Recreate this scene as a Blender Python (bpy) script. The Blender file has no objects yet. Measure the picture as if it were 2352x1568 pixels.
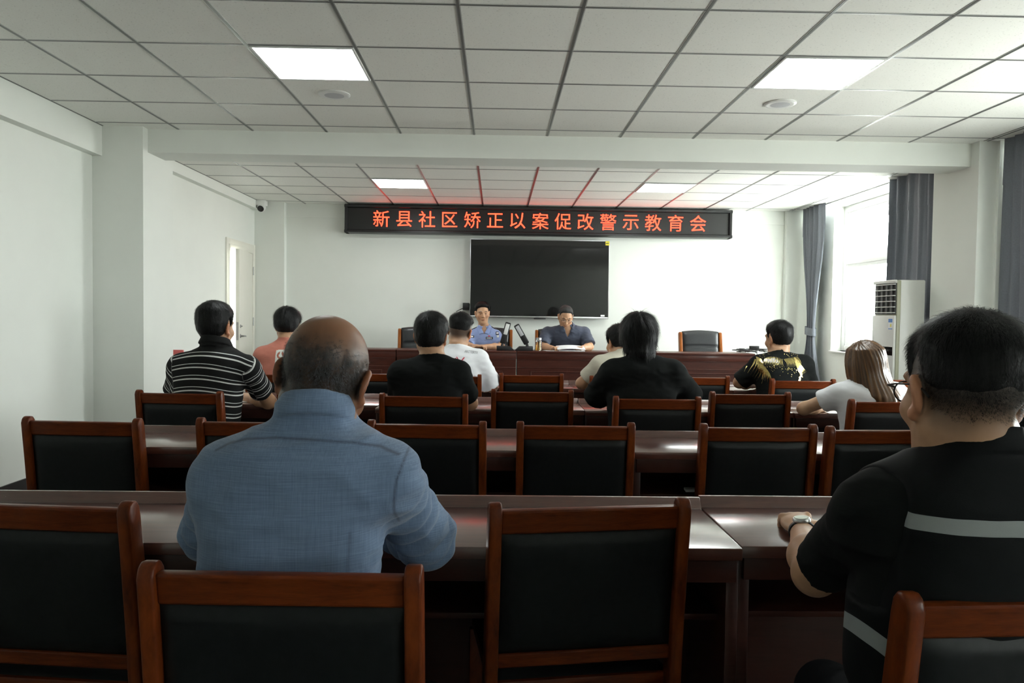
import bpy, bmesh, math, random
import numpy as np
from mathutils import Vector, Matrix
from mathutils.bvhtree import BVHTree

random.seed(7)
S = bpy.context.scene
COL = S.collection
PI = math.pi

# ---------------------------------------------------------------- camera
IMG_W, IMG_H = 2352, 1568
FPX = 1738.08                       # focal length in pixels of the 2352 wide frame
YAW, PITCH, ROLL = 0.02057, -0.03381, -0.01298
CAM_Z = 1.27
_f = np.array([math.sin(YAW) * math.cos(PITCH), math.cos(YAW) * math.cos(PITCH), math.sin(PITCH)])
_r0 = np.array([math.cos(YAW), -math.sin(YAW), 0.0])
_u0 = np.cross(_r0, _f)
_r = _r0 * math.cos(ROLL) - _u0 * math.sin(ROLL)
_u = _u0 * math.cos(ROLL) + _r0 * math.sin(ROLL)
cam_data = bpy.data.cameras.new('camera')
cam_data.sensor_width = 36.0
cam_data.lens = 36.0 * FPX / IMG_W
cam_data.clip_start = 0.05
cam_data.clip_end = 200
cam = bpy.data.objects.new('camera', cam_data)
COL.objects.link(cam)
cam.matrix_world = Matrix(((_r[0], _u[0], -_f[0], 0), (_r[1], _u[1], -_f[1], 0), (_r[2], _u[2], -_f[2], CAM_Z), (0, 0, 0, 1)))
S.camera = cam


def ray(px, py):
    return _r * (px - 1176) / FPX - _u * (py - 784) / FPX + _f


def at(px, py, Y):
    """the point of the room at depth Y that the photo shows at pixel (px, py)"""
    d = ray(px, py)
    d = d * (Y / d[1])
    return Vector((d[0], d[1], d[2] + CAM_Z))


def atz(px, py, z):
    d = ray(px, py)
    d = d * ((z - CAM_Z) / d[2])
    return Vector((d[0], d[1], z))


def atx(px, py, X):
    d = ray(px, py)
    d = d * (X / d[0])
    return Vector((d[0], d[1], d[2] + CAM_Z))


# ---------------------------------------------------------------- world, daylight, exposure
world = bpy.data.worlds.new('world')
S.world = world
world.use_nodes = True
_bg = world.node_tree.nodes['Background']
_wt = world.node_tree
_tc = _wt.nodes.new('ShaderNodeTexCoord')
_sx = _wt.nodes.new('ShaderNodeSeparateXYZ')
_mr = _wt.nodes.new('ShaderNodeMapRange')
_mr.inputs['From Min'].default_value, _mr.inputs['From Max'].default_value = -0.12, 0.08
_mr.inputs['To Min'].default_value, _mr.inputs['To Max'].default_value = 0.0, 1.0
_cm = _wt.nodes.new('ShaderNodeMix')
_cm.data_type = 'RGBA'
_cm.inputs[6].default_value = (0.80, 0.84, 0.79, 1)      # pale ground outside
_cm.inputs[7].default_value = (0.905, 0.97, 0.955, 1)     # bright overcast sky
_wt.links.new(_tc.outputs['Generated'], _sx.inputs[0])
_wt.links.new(_sx.outputs[2], _mr.inputs[0])
_wt.links.new(_mr.outputs[0], _cm.inputs[0])
_wt.links.new(_cm.outputs[2], _bg.inputs[0])
_bg.inputs[1].default_value = 14.0
S.view_settings.view_transform = 'Standard'
S.view_settings.look = 'None'
S.view_settings.gamma = 1.0
S.view_settings.use_curve_mapping = False
S.view_settings.exposure = 1.20
PANEL_STRENGTH = 9.0
LED_STRENGTH = 3.8


def portal(name, loc, size_y, size_z, into):
    """a sky portal filling a window opening: it only guides sampling of the sky"""
    l = bpy.data.lights.new(name, 'AREA')
    l.shape = 'RECTANGLE'
    l.size, l.size_y = size_y, size_z
    l.cycles.is_portal = True
    o = bpy.data.objects.new(name, l)
    COL.objects.link(o)
    o.location = loc
    d = Vector(into)
    o.rotation_euler = d.to_track_quat('-Z', 'Z').to_euler()
    return o


portal('window_daylight', (4.62, 8.64, 1.79), 1.78, 1.82, (-1, 0, 0))
portal('window_daylight', (4.62, 4.0, 1.54), 2.0, 1.31, (-1, 0, 0))
portal('window_daylight', (4.62, -1.4, 1.79), 1.0, 1.82, (-1, 0, 0))  # for the added, unseen window behind the camera


# ---------------------------------------------------------------- helpers
def link(o, parent=None):
    COL.objects.link(o)
    if parent is not None:
        o.parent = parent
    return o


def tag(o, label=None, cat=None, group=None, kind=None):
    if label: o['label'] = label
    if cat: o['category'] = cat
    if group: o['group'] = group
    if kind: o['kind'] = kind
    return o


def empty(name, loc=(0, 0, 0), rz=0, label=None, cat=None, group=None, kind=None):
    o = bpy.data.objects.new(name, None)
    o.empty_display_size = 0.1
    COL.objects.link(o)
    o.location = loc
    o.rotation_euler = (0, 0, rz)
    return tag(o, label, cat, group, kind)


class MB:
    """collects shapes and links them as one mesh object"""

    def __init__(self):
        self.v, self.f, self.m = [], [], []

    def add(self, vs, fs, mi=0, M=None):
        b = len(self.v)
        for v in vs:
            v = Vector(v)
            self.v.append(M @ v if M else v)
        for f in fs:
            self.f.append([i + b for i in f])
            self.m.append(mi)
        return self

    def addbm(self, bm, mi=0, M=None):
        bm.verts.ensure_lookup_table()
        bm.verts.index_update()
        self.add([v.co.copy() for v in bm.verts], [[v.index for v in f.verts] for f in bm.faces], mi, M)
        bm.free()
        return self

    def box(self, lo, hi, bev=0.0, seg=2, mi=0, M=None):
        lo, hi = Vector(lo), Vector(hi)
        bm = bmesh.new()
        bmesh.ops.create_cube(bm, size=1.0)
        c, s = (lo + hi) / 2, hi - lo
        for v in bm.verts:
            v.co = Vector((v.co.x * s.x + c.x, v.co.y * s.y + c.y, v.co.z * s.z + c.z))
        if bev > 0:
            bmesh.ops.bevel(bm, geom=list(bm.edges), offset=min(bev, min(s) * 0.49), segments=seg, affect='EDGES', profile=0.5)
        return self.addbm(bm, mi, M)

    def tube(self, pts, rad, n=10, mi=0, M=None, cap=True):
        pts = [Vector(p) for p in pts]
        rs = rad if isinstance(rad, (list, tuple)) else [rad] * len(pts)
        up = None
        vs = []
        for i, p in enumerate(pts):
            t = (pts[min(i + 1, len(pts) - 1)] - pts[max(i - 1, 0)])
            if t.length < 1e-9: t = Vector((0, 0, 1))
            t.normalize()
            if up is None:
                up = t.orthogonal().normalized()
            else:
                up = (up - t * up.dot(t))
                up = up.normalized() if up.length > 1e-6 else t.orthogonal().normalized()
            w = t.cross(up)
            for k in range(n):
                a = 2 * PI * k / n
                vs.append(p + (up * math.cos(a) + w * math.sin(a)) * rs[i])
        fs = []
        for i in range(len(pts) - 1):
            for k in range(n):
                a, b = i * n + k, i * n + (k + 1) % n
                fs.append([a, b, b + n, a + n])
        if cap:
            fs.append(list(range(n))[::-1])
            fs.append([len(vs) - n + k for k in range(n)])
        return self.add(vs, fs, mi, M)

    def lathe(self, prof, n=24, mi=0, M=None):
        vs, fs = [], []
        for (r, z) in prof:
            for k in range(n):
                a = 2 * PI * k / n
                vs.append((max(r, 1e-5) * math.cos(a), max(r, 1e-5) * math.sin(a), z))
        for i in range(len(prof) - 1):
            for k in range(n):
                a, b = i * n + k, i * n + (k + 1) % n
                fs.append([a, b, b + n, a + n])
        fs.append(list(range(n))[::-1])
        fs.append([(len(prof) - 1) * n + k for k in range(n)])
        return self.add(vs, fs, mi, M)

    def prism(self, poly, axis, a, b, mi=0, M=None, bev=0.0):
        """extrude a 2D polygon along axis ('x','y','z') from a to b"""
        def P(u, v, w):
            return {'x': (w, u, v), 'y': (u, w, v), 'z': (u, v, w)}[axis]
        n = len(poly)
        bm = bmesh.new()
        A = [bm.verts.new(P(u, v, a)) for u, v in poly]
        B = [bm.verts.new(P(u, v, b)) for u, v in poly]
        bm.faces.new(A[::-1])
        bm.faces.new(B)
        for i in range(n):
            j = (i + 1) % n
            bm.faces.new([A[i], A[j], B[j], B[i]])
        bmesh.ops.recalc_face_normals(bm, faces=bm.faces)
        if bev > 0:
            es = [e for e in bm.edges if len(e.link_faces) == 2 and e.calc_face_angle(0) > 0.6]
            bmesh.ops.bevel(bm, geom=es, offset=bev, segments=2, affect='EDGES', profile=0.5)
        return self.addbm(bm, mi, M)

    def build(self, name, mats, parent=None, smooth=40, label=None):
        me = bpy.data.meshes.new(name)
        me.from_pydata([tuple(v) for v in self.v], [], self.f)
        mats = mats if isinstance(mats, (list, tuple)) else [mats]
        for m in mats: me.materials.append(m)
        if len(mats) > 1:
            me.polygons.foreach_set('material_index', self.m)
        me.validate()
        me.update()
        if smooth:
            me.shade_smooth()
            me.set_sharp_from_angle(angle=math.radians(smooth))
        o = link(bpy.data.objects.new(name, me), parent)
        if label: o['label'] = label
        return o


def dup(o, parent=None):
    c = o.copy()
    COL.objects.link(c)
    if parent is not None: c.parent = parent
    for ch in list(o.children):
        dup(ch, c)
    return c


def rotz(a):
    return Matrix.Rotation(a, 4, 'Z')


# ---------------------------------------------------------------- materials
def lin(c):
    return tuple((x / 255 / 12.92) if x / 255 <= 0.04045 else ((x / 255 + 0.055) / 1.055) ** 2.4 for x in c)


class NT:
    def __init__(self, name):
        self.m = bpy.data.materials.new(name)
        self.m.use_nodes = True
        self.t = self.m.node_tree
        self.b = self.t.nodes['Principled BSDF']
        self.out = self.t.nodes['Material Output']

    def n(self, typ, **kw):
        nd = self.t.nodes.new(typ)
        for k, v in kw.items():
            if isinstance(k, str) and hasattr(nd, k): setattr(nd, k, v)
        return nd

    def l(self, a, b):
        self.t.links.new(a, b)

    def set(self, **kw):
        for k, v in kw.items():
            nm = k.replace('_', ' ')
            if nm in self.b.inputs:
                i = self.b.inputs[nm]
                i.default_value = (*v, 1) if isinstance(v, (tuple, list)) and len(v) == 3 and i.type == 'RGBA' else v
        return self

    def coord(self, kind='Object', scale=(1, 1, 1)):
        tc = self.n('ShaderNodeTexCoord')
        mp = self.n('ShaderNodeMapping')
        mp.inputs['Scale'].default_value = scale
        self.l(tc.outputs[kind], mp.inputs[0])
        return mp.outputs[0]

    def noise(self, vec, scale=5, detail=3, rough=0.5, dist=0):
        nn = self.n('ShaderNodeTexNoise')
        nn.inputs['Scale'].default_value = scale
        nn.inputs['Detail'].default_value = detail
        nn.inputs['Roughness'].default_value = rough
        nn.inputs['Distortion'].default_value = dist
        if vec is not None: self.l(vec, nn.inputs['Vector'])
        return nn.outputs['Fac']

    def ramp(self, fac, stops):
        r = self.n('ShaderNodeValToRGB')
        e = r.color_ramp.elements
        while len(e) < len(stops): e.new(0.5)
        for i, (p, c) in enumerate(stops):
            e[i].position = p
            e[i].color = (*c, 1) if len(c) == 3 else c
        self.l(fac, r.inputs[0])
        return r.outputs[0]

    def math(self, op, a, b=None, clamp=False):
        m = self.n('ShaderNodeMath')
        m.operation = op
        m.use_clamp = clamp
        for i, x in enumerate((a, b)):
            if x is None: continue
            if isinstance(x, (int, float)): m.inputs[i].default_value = x
            else: self.l(x, m.inputs[i])
        return m.outputs[0]

    def mix(self, fac, a, b):
        m = self.n('ShaderNodeMix')
        m.data_type = 'RGBA'
        if isinstance(fac, (int, float)): m.inputs['Factor'].default_value = fac
        else: self.l(fac, m.inputs['Factor'])
        for k, x in ((6, a), (7, b)):
            if isinstance(x, tuple): m.inputs[k].default_value = (*x, 1)
            else: self.l(x, m.inputs[k])
        return m.outputs[2]

    def attr(self, name):
        a = self.n('ShaderNodeAttribute')
        a.attribute_name = name
        return a.outputs['Fac']

    def base(self, c):
        self.l(c, self.b.inputs['Base Color'])
        return self

    def bump(self, h, strength=0.3, dist=0.01):
        b = self.n('ShaderNodeBump')
        b.inputs['Strength'].default_value = strength
        b.inputs['Distance'].default_value = dist
        self.l(h, b.inputs['Height'])
        self.l(b.outputs[0], self.b.inputs['Normal'])
        return self


def plain(name, c, rough=0.5, metal=0.0, coat=0.0, var=0.08, scale=30, bump=0.0, spec=0.5):
    t = NT(name)
    v = t.coord()
    f = t.noise(v, scale, 3)
    a = tuple(max(0, x * (1 - var)) for x in c)
    b = tuple(min(1, x * (1 + var)) for x in c)
    t.base(t.ramp(f, [(0.3, a), (0.7, b)]))
    t.set(Roughness=rough, Metallic=metal, Coat_Weight=coat, Coat_Roughness=0.08, Specular_IOR_Level=spec)
    if bump: t.bump(f, bump, 0.002)
    return t.m


def emit(name, c, s, base=(0.8, 0.8, 0.8)):
    t = NT(name)
    t.set(Base_Color=base, Emission_Color=c, Emission_Strength=s, Roughness=0.5)
    return t.m


def wood(name, dark, light, grain=(1, 14, 1), rough=0.3, coat=0.6, scale=6, coatrough=0.12, coatior=1.5, spec=.28):
    t = NT(name)
    v = t.coord('Object', grain)
    f = t.noise(v, scale, 5, 0.6, 0.6)
    f2 = t.noise(v, scale * 6, 2, 0.5)
    m = t.math('ADD', t.math('MULTIPLY', f, 0.8), t.math('MULTIPLY', f2, 0.2))
    t.base(t.ramp(m, [(0.3, dark), (0.7, light)]))
    t.set(Specular_IOR_Level=spec, Roughness=rough, Coat_Weight=coat, Coat_Roughness=coatrough, Coat_IOR=coatior)
    t.bump(f2, 0.04, 0.001)
    return t.m


M = {}
M['wall'] = plain('wall_paint', (0.795, 0.82, 0.775), 0.75, var=0.012, scale=3, bump=0.02, spec=0.2)
M['beam'] = M['wall']
M['reveal'] = plain('window_reveal_paint', (0.86, 0.86, 0.84), 0.7, var=0.01)
M['floor'] = plain('floor_tile', (0.14, 0.137, 0.13), 0.25, var=0.08, scale=4)
M['skirt'] = plain('baseboard_black', (0.02, 0.02, 0.021), 0.35)
M['gridbar'] = plain('ceiling_grid_metal', (0.16, 0.165, 0.16), 0.35, metal=0.55, var=0.05)
M['gridlip'] = plain('ceiling_grid_lip', (0.5, 0.51, 0.5), 0.35, metal=0.3, var=0.05)
M['panel'] = emit('light_panel', (0.93, 0.985, 0.965), PANEL_STRENGTH)
M['white_plastic'] = plain('white_plastic', (0.78, 0.785, 0.77), 0.35, var=0.02)
M['grey_mesh'] = plain('speaker_mesh', (0.52, 0.53, 0.55), 0.6, var=0.1, scale=400)
M['black_plastic'] = plain('black_plastic', (0.012, 0.012, 0.013), 0.38, var=0.1)
M['led_face'] = plain('led_face', (0.012, 0.013, 0.013), 0.42, var=0.25, scale=200)
M['led_frame'] = plain('led_frame', (0.016, 0.017, 0.018), 0.3, var=0.1)
M['led_text'] = emit('led_text', (1.0, 0.032, 0.012), LED_STRENGTH, (0.1, 0, 0))
M['screen'] = plain('tv_screen', (0.010, 0.010, 0.010), 0.05, var=0.02, spec=0.5)
M['silver'] = plain('silver_metal', (0.62, 0.63, 0.64), 0.28, metal=1.0, var=0.03)
M['steel'] = plain('brushed_steel', (0.45, 0.45, 0.45), 0.35, metal=1.0, var=0.06)
M['yellow'] = plain('yellow_label', (0.75, 0.66, 0.04), 0.5, var=0.05)
M['sticker'] = plain('white_label', (0.8, 0.8, 0.82), 0.5, var=0.03)
M['blue_label'] = plain('blue_label', (0.1, 0.25, 0.6), 0.5, var=0.05)
M['door'] = plain('door_paint', (0.79, 0.78, 0.70), 0.5, var=0.015, scale=6)
M['pvc'] = plain('window_frame_white', (0.84, 0.85, 0.85), 0.35, var=0.015)
M['chair_wood'] = wood('chair_wood', (0.06, 0.0105, 0.0028), (0.19, 0.040, 0.0080), (3, 3, 1.2), 0.34, 0.07, 8, 0.12, 1.5, .16)
M['rail_wood'] = wood('rail_wood', (0.06, 0.0105, 0.0028), (0.185, 0.038, 0.0080), (1.2, 6, 8), 0.34, 0.07, 7, 0.12, 1.5, .16)
M['honey_wood'] = wood('honey_wood', (0.19, 0.055, 0.012), (0.34, 0.11, 0.025), (3, 3, 1.2), 0.34, 0.07, 8, 0.12, 1.5, .16)
M['table_top'] = wood('table_top', (0.085, 0.03, 0.022), (0.135, 0.05, 0.036), (1, 10, 10), 0.3, 1.0, 5, 0.19, 1.85)
M['table_body'] = wood('table_body', (0.03, 0.009, 0.006), (0.05, 0.015, 0.010), (1, 10, 10), 0.4, 0.15, 5)
M['desk'] = wood('desk_veneer', (0.050, 0.012, 0.007), (0.090, 0.022, 0.013), (1.2, 10, 10), 0.4, 0.12, 5)
M['leather'] = plain('chair_leather', (0.0062, 0.0074, 0.0080), 0.42, var=0.2, scale=60, bump=0.12, spec=0.25)
M['boss_leather'] = plain('boss_leather', (0.02, 0.022, 0.024), 0.36, var=0.15, scale=70, bump=0.15)
M['paper'] = plain('paper', (0.82, 0.83, 0.86), 0.7, var=0.02)
M['red_panel'] = plain('red_panel', (0.62, 0.13, 0.12), 0.4, var=0.05)
M['fabric_curtain'] = plain('curtain_fabric', (0.155, 0.17, 0.20), 0.55, var=0.07, scale=90, bump=0.1)
M['ac_body'] = plain('aircon_white', (0.72, 0.725, 0.70), 0.35, var=0.01)
M['ac_trim'] = plain('aircon_trim', (0.42, 0.42, 0.31), 0.4, var=0.02)
M['vane'] = plain('vane_plastic', (.10, .10, .105), .5)
M['tile_wall'] = plain('corridor_wall', (0.7, 0.72, 0.66), 0.6, var=0.02)


def ceiling_material():
    t = NT('ceiling_tile')
    v = t.coord()
    f = t.noise(v, 95, 2, 0.6)
    f2 = t.noise(v, 1.2, 2)
    sp = t.ramp(f, [(0.30, (0.66, 0.665, 0.63)), (0.36, (0.86, 0.865, 0.82)), (1.0, (0.88, 0.885, 0.84))])
    t.base(sp)
    t.set(Roughness=0.85, Specular_IOR_Level=0.2)
    t.bump(f, 0.25, 0.002)
    return t.m


M['tile'] = ceiling_material()


def glass(name, c=(1, 1, 1), rough=0.0, ior=1.45):
    t = NT(name)
    t.set(Base_Color=c, Roughness=rough, IOR=ior, Transmission_Weight=1.0)
    return t.m


M['glass'] = glass('clear_glass')
M['tea'] = glass('tea', (0.62, 0.45, 0.12), 0.0, 1.33)


def pane_material():
    t = NT('window_pane')
    tr = t.n('ShaderNodeBsdfTransparent')
    gl = t.n('ShaderNodeBsdfGlossy')
    gl.inputs['Roughness'].default_value = 0.02
    mx = t.n('ShaderNodeMixShader')
    mx.inputs[0].default_value = 0.06
    t.l(tr.outputs[0], mx.inputs[1])
    t.l(gl.outputs[0], mx.inputs[2])
    t.l(mx.outputs[0], t.out.inputs['Surface'])
    return t.m


M['pane'] = pane_material()
# ================================================================ the room
X_L, X_R, Y_F, Y_B, H = -3.26, 4.25, 10.36, -2.6, 2.75
SOFFIT_X = -3.18


def struct(name, mb, mats, parent=None, smooth=40):
    o = mb.build(name, mats, parent, smooth)
    if parent is None: o['kind'] = 'structure'
    return o


struct('floor', MB().box((X_L - 2.6, Y_B - .2, -0.1), (X_R + .4, Y_F + .2, 0)), M['floor'])
# ceiling: one tile field over the room, T bars in front of the beam and behind it
GX0, GY0 = -3.2035, 3.6654            # a corner of the near grid, 0.6 m tiles
CE_R = 4.19                           # the tiles stop short of the window wall (curtain slot)
ceil = struct('ceiling', MB().box((X_L - .1, Y_B - .1, H), (CE_R, Y_F + .1, H + .02))
              .box((CE_R + .0005, Y_B - .1, H + .25), (X_R + .3, Y_F + .1, H + .27)), M['tile'])
gb, gl_ = MB(), MB()
for k in range(1, 13):
    x = GX0 + .6 * k
    if x > CE_R - .05: continue
    for (a, b) in ((Y_B, 6.255), (6.59, Y_F)):
        gb.box((x - .0065, a, H - .004), (x + .0065, b, H + .002))
        gl_.box((x - .0125, a, H - .0025), (x - .0066, b, H + .001))
        gl_.box((x + .0066, a, H - .0025), (x + .0125, b, H + .001))
rows = [GY0 + .6 * j for j in range(-10, 5)] + [7.727 + .6 * j for j in range(-1, 5)]
for y in rows:
    gb.box((SOFFIT_X, y - .004, H - .003), (CE_R, y + .004, H + .0015))
    gl_.box((SOFFIT_X, y - .011, H - .0018), (CE_R, y - .0041, H + .001))
    gl_.box((SOFFIT_X, y + .0041, H - .0018), (CE_R, y + .011, H + .001))
for (a, b) in ((Y_B, 6.25), (6.59, Y_F)):
    gb.box((SOFFIT_X, a, H - .003), (SOFFIT_X + .012, b, H + .001))
    gb.box((CE_R - .012, a, H - .012), (CE_R, b, H + .03))
    gb.box((3.96, a, H - .003), (3.966, b, H + .001))
gb.build('ceiling_grid', M['gridbar'], ceil, 0)
gl_.build('ceiling_grid', M['gridlip'], ceil, 0)

# walls
struct('wall_front', MB().box((X_L - .2, Y_F, 0), (X_R + .4, Y_F + .2, H + .3))
       .box((X_L, Y_F - .012, 2.565), (X_R, Y_F, H)), M['wall'])
struct('wall_back', MB().box((X_L - .2, Y_B - .2, 0), (X_R + .4, Y_B, H + .3)), M['wall'])
D0, D1, DH = 9.235, 10.19, 2.10        # doorway in the left wall
struct('wall_left', MB().box((X_L - .2, Y_B, 0), (X_L, D0, H + .02)).box((X_L - .2, D1, 0), (X_L, Y_F, H + .02))
       .box((X_L - .2, D0, DH), (X_L, D1, H + .02))
       .box((X_L, Y_B, 2.51), (SOFFIT_X, 6.19, H)).box((X_L, 6.6, 2.64), (SOFFIT_X, Y_F, H)), M['wall'])
W = [(7.75, 9.53), (3.0, 5.0), (-1.9, -.9)]          # right wall window openings (Y from, to); last one unseen, added for ambient fill
SILL, HEADS = 0.885, (2.70, 2.2, 2.70)
wr = MB()
ys = [Y_B] + sorted(sum([list(w) for w in W], [])) + [Y_F]
for i in range(0, len(ys), 2):
    wr.box((X_R, ys[i], 0), (X_R + .36, ys[i + 1], H + .3))
for (a, b), HEAD in zip(W, HEADS):
    wr.box((X_R, a, 0), (X_R + .36, b, SILL)).box((X_R, a, HEAD), (X_R + .36, b, H + .3))
struct('wall_right', wr, M['wall'])
# columns and the beam between them
struct('wall_column', MB().box((X_L, 6.18, 0), (-2.855, 6.74, H)), M['wall'])
struct('wall_column', MB().box((3.93, 6.16, 0), (X_R + .02, 6.8, H)).box((4.08, 6.13, 0), (X_R + .02, 6.17, H)), M['wall'])
struct('wall_column', MB().box((X_L, 10.25, 0), (-2.862, Y_F + .01, H)), M['wall'])
struct('wall_column', MB().box((3.93, 10.27, 0), (X_R + .02, Y_F + .01, H)), M['wall'])
struct('ceiling_beam', MB().box((-2.86, 6.265, 2.56), (3.94, 6.585, H + .1)), M['beam'])
struct('baseboard_left', MB().box((X_L, Y_B, 0), (X_L + .012, D0 - .06, .1)), M['skirt'])
struct('baseboard_front', MB().box((X_L, Y_F - .024, 0), (X_R, Y_F - .012, .1)), M['skirt'])
# corridor behind the door
struct('wall_corridor', MB().box((X_L - 2.6, 8.0, 0), (X_L - 2.5, 12.6, 1.0)).box((X_L - 2.6, 8, 2.3), (X_L - 2.5, 12.6, 2.8))
       .box((X_L - 2.6, 8, 1.0), (X_L - 2.5, 8.6, 2.3)).box((X_L - 2.6, 10.2, 1.0), (X_L - 2.5, 12.6, 2.3)).box((X_L - 2.6, 12.5, 0), (X_L - .2, 12.6, 2.8))
       .box((X_L - 2.6, 7.9, 0), (X_L - .2, 8, 2.8)).box((X_L - 2.6, 7.9, 2.8), (X_L - .2, 12.6, 2.9)), M['tile_wall'])

# door
dr = empty('door_1', (X_L, D1 - .055, 0))
dr['kind'] = 'structure'
fr = MB()
for y in (D0 - .0, D1 - .05):
    fr.box((-.21, y - (D1 - .055), 0), (.022, y + .05 - (D1 - .055), DH), .004)
fr.box((-.209, D0 + .05 - (D1 - .055), DH - .05), (.021, D1 - .05 - (D1 - .055), DH - .001), .004)
fr.box((0, D0 - .07 - (D1 - .055), 0), (.016, D0 + .01 - (D1 - .055), DH + .07), .003)
fr.box((0, D1 - .01 - (D1 - .055), 0), (.016, D1 + .05 - (D1 - .055), DH + .07), .003)
fr.box((.001, D0 + .01 - (D1 - .055), DH - .01), (.015, D1 - .01 - (D1 - .055), DH + .069), .003)
fr.build('door_frame', M['door'], dr)
leaf = MB().box((-.045, -.845, .012), (0, 0, DH - .056), .002).build('door_leaf', M['door'], dr)
leaf.rotation_euler.z = math.radians(7.5)
leaf.location.x = .012
hd = MB()
hd.lathe([(.026, 0), (.026, .006), (.012, .009), (.010, .04)], 20, M=Matrix.Translation((0, -.785, .98)) @ Matrix.Rotation(PI / 2, 4, 'Y'))
hd.tube([(.04, -.785, .98), (.047, -.76, .98), (.047, -.70, .978), (.043, -.66, .972)], [.009, .010, .009, .007], 10)
hd.lathe([(.022, 0), (.022, .007), (.008, .01), (.007, .025)], 20, M=Matrix.Translation((0, -.785, 1.10)) @ Matrix.Rotation(PI / 2, 4, 'Y'))
hd.box((.02, -.80, 1.096), (.027, -.77, 1.104), .002)
hd.build('door_handle', M['steel'], leaf)
MB().box((-.034, -.8475, .93), (-.011, -.8452, 1.15)).build('lock_plate', M['steel'], leaf)
for z in (.35, 1.15, 1.82):
    MB().tube([(.012, .0, z - .055), (.012, .0, z + .055)], .008, 8).build('hinge', M['steel'], leaf)

# windows: a white frame, transom, two casements below, panes
for wi, (a, b) in enumerate(W):
    w = empty('window_%d' % (wi + 1), (X_R, (a + b) / 2, SILL))
    w['kind'] = 'structure'
    hw, hh = (b - a) / 2, HEADS[wi] - SILL
    X0, X1 = .13, .20
    f = MB()
    TR = 1.08
    f.box((X0, -hw, 0), (X1, -hw + .07, hh), .006).box((X0, hw - .07, 0), (X1, hw, hh), .006)
    f.box((X0, -hw + .07, 0), (X1, hw - .07, .07), .006).box((X0, -hw + .07, hh - .08), (X1, hw - .07, hh), .006)
    f.box((X0 + .002, -hw + .07, TR), (X1 - .002, hw - .07, TR + .09), .006)
    mu = (-.40, -.4, 0)[wi]
    f.box((X0 + .001, -.05 + mu, .07), (X1 - .001, .02 + mu, TR), .006)
    f.build('window_frame', M['pvc'], w)
    for (y0, y1, z0, z1) in ((-hw + .07, hw - .07, TR + .09, hh - .08), (.02 + mu, hw - .07, .07, TR), (-hw + .07, -.05 + mu, .07, TR)):
        s = MB()
        s.box((X0 + .012, y0, z0), (X1 - .012, y0 + .045, z1), .004).box((X0 + .012, y1 - .045, z0), (X1 - .012, y1, z1), .004)
        s.box((X0 + .013, y0 + .045, z0), (X1 - .013, y1 - .045, z0 + .045), .004).box((X0 + .013, y0 + .045, z1 - .045), (X1 - .013, y1 - .045, z1), .004)
        so = s.build('window_sash', M['pvc'], w)
        MB().box((X0 + .032, y0 + .04, z0 + .04), (X0 + .038, y1 - .04, z1 - .04)).build('pane', M['pane'], so)
    MB().box((-.03, -hw - .0, -.02), (X0 + .01, hw, .0), .004).build('window_sill', M['reveal'], w)
    # the eave slab outside
    MB().box((.36, -hw - .6, 1.72), (1.15, hw + .9, 1.92)).build('outside_eave', M['reveal'], w)


# ceiling light panels: two in view each side of the beam, two more behind the photographer
def ceiling_light(kx, y, label):
    x = GX0 + .6 * kx + .3
    t = empty('ceiling_light', (x, y + .3, H), 0, label, 'ceiling light', 'square light panels in the tiled ceiling')
    fr = MB()
    for (x0, y0, x1, y1) in ((-.29, -.29, .29, -.276), (-.29, .276, .29, .29), (-.29, -.276, -.276, .276), (.276, -.276, .29, .276)):
        fr.box((x0, y0, -.010), (x1, y1, .001), .002)
    fr.build('light_frame', M['white_plastic'], t)
    MB().box((-.276, -.276, -.007), (.276, .276, 0)).build('diffuser', M['panel'], t)
    return t


ceiling_light(3, GY0 + .6, 'large glowing ceiling panel above the bald man, nearer the left wall')
ceiling_light(8, GY0 + .6, 'large glowing ceiling panel beside the round speaker, nearer the windows')
ceiling_light(3, 8.327, 'small distant glowing panel above the left end of the red lettered sign')
ceiling_light(8, 8.327, 'small distant glowing panel above the right end of the red lettered sign')


def ceiling_speaker(p, label):
    t = empty('ceiling_speaker', (p.x, p.y, H), 0, label, 'speaker', 'round loudspeakers in the ceiling tiles')
    MB().lathe([(.078, .001), (.105, .001), (.107, -.006), (.098, -.012), (.082, -.012)], 40).build('rim', M['white_plastic'], t)
    MB().lathe([(.084, -.009), (.06, -.013), (.02, -.015), (0, -.0155)], 40).build('speaker_grille', M['grey_mesh'], t)


ceiling_speaker(atz(768, 216, H), 'round white ceiling loudspeaker beyond the left glowing panel')
ceiling_speaker(atz(1792, 237, H), 'round white ceiling loudspeaker beyond the right glowing panel')

# dome camera in the far left corner
t = empty('security_camera', (-3.12, 10.12, H), 0, 'white turret security camera in the far left ceiling corner', 'security camera')
MB().box((-.07, -.07, -.07), (.06, .06, 0), .012).build('mount', M['white_plastic'], t)
R_ = Matrix.Translation((0.0, -.02, -.095)) @ Matrix.Rotation(math.radians(-62), 4, 'X')
MB().lathe([(0.001, -.05), (.04, -.042), (.055, -.015), (.055, .02), (.046, .042), (.04, .044)], 24, M=R_ @ Matrix.Rotation(PI, 4, 'X')).build('turret', M['white_plastic'], t)
R2 = Matrix.Translation((0.0, -.02, -.095)) @ Matrix.Rotation(math.radians(118), 4, 'X')
MB().lathe([(0.0, .04), (.042, .04), (.042, .046), (.03, .052), (0, .054)], 24, M=R2).build('lens', M['black_plastic'], t)

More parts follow.
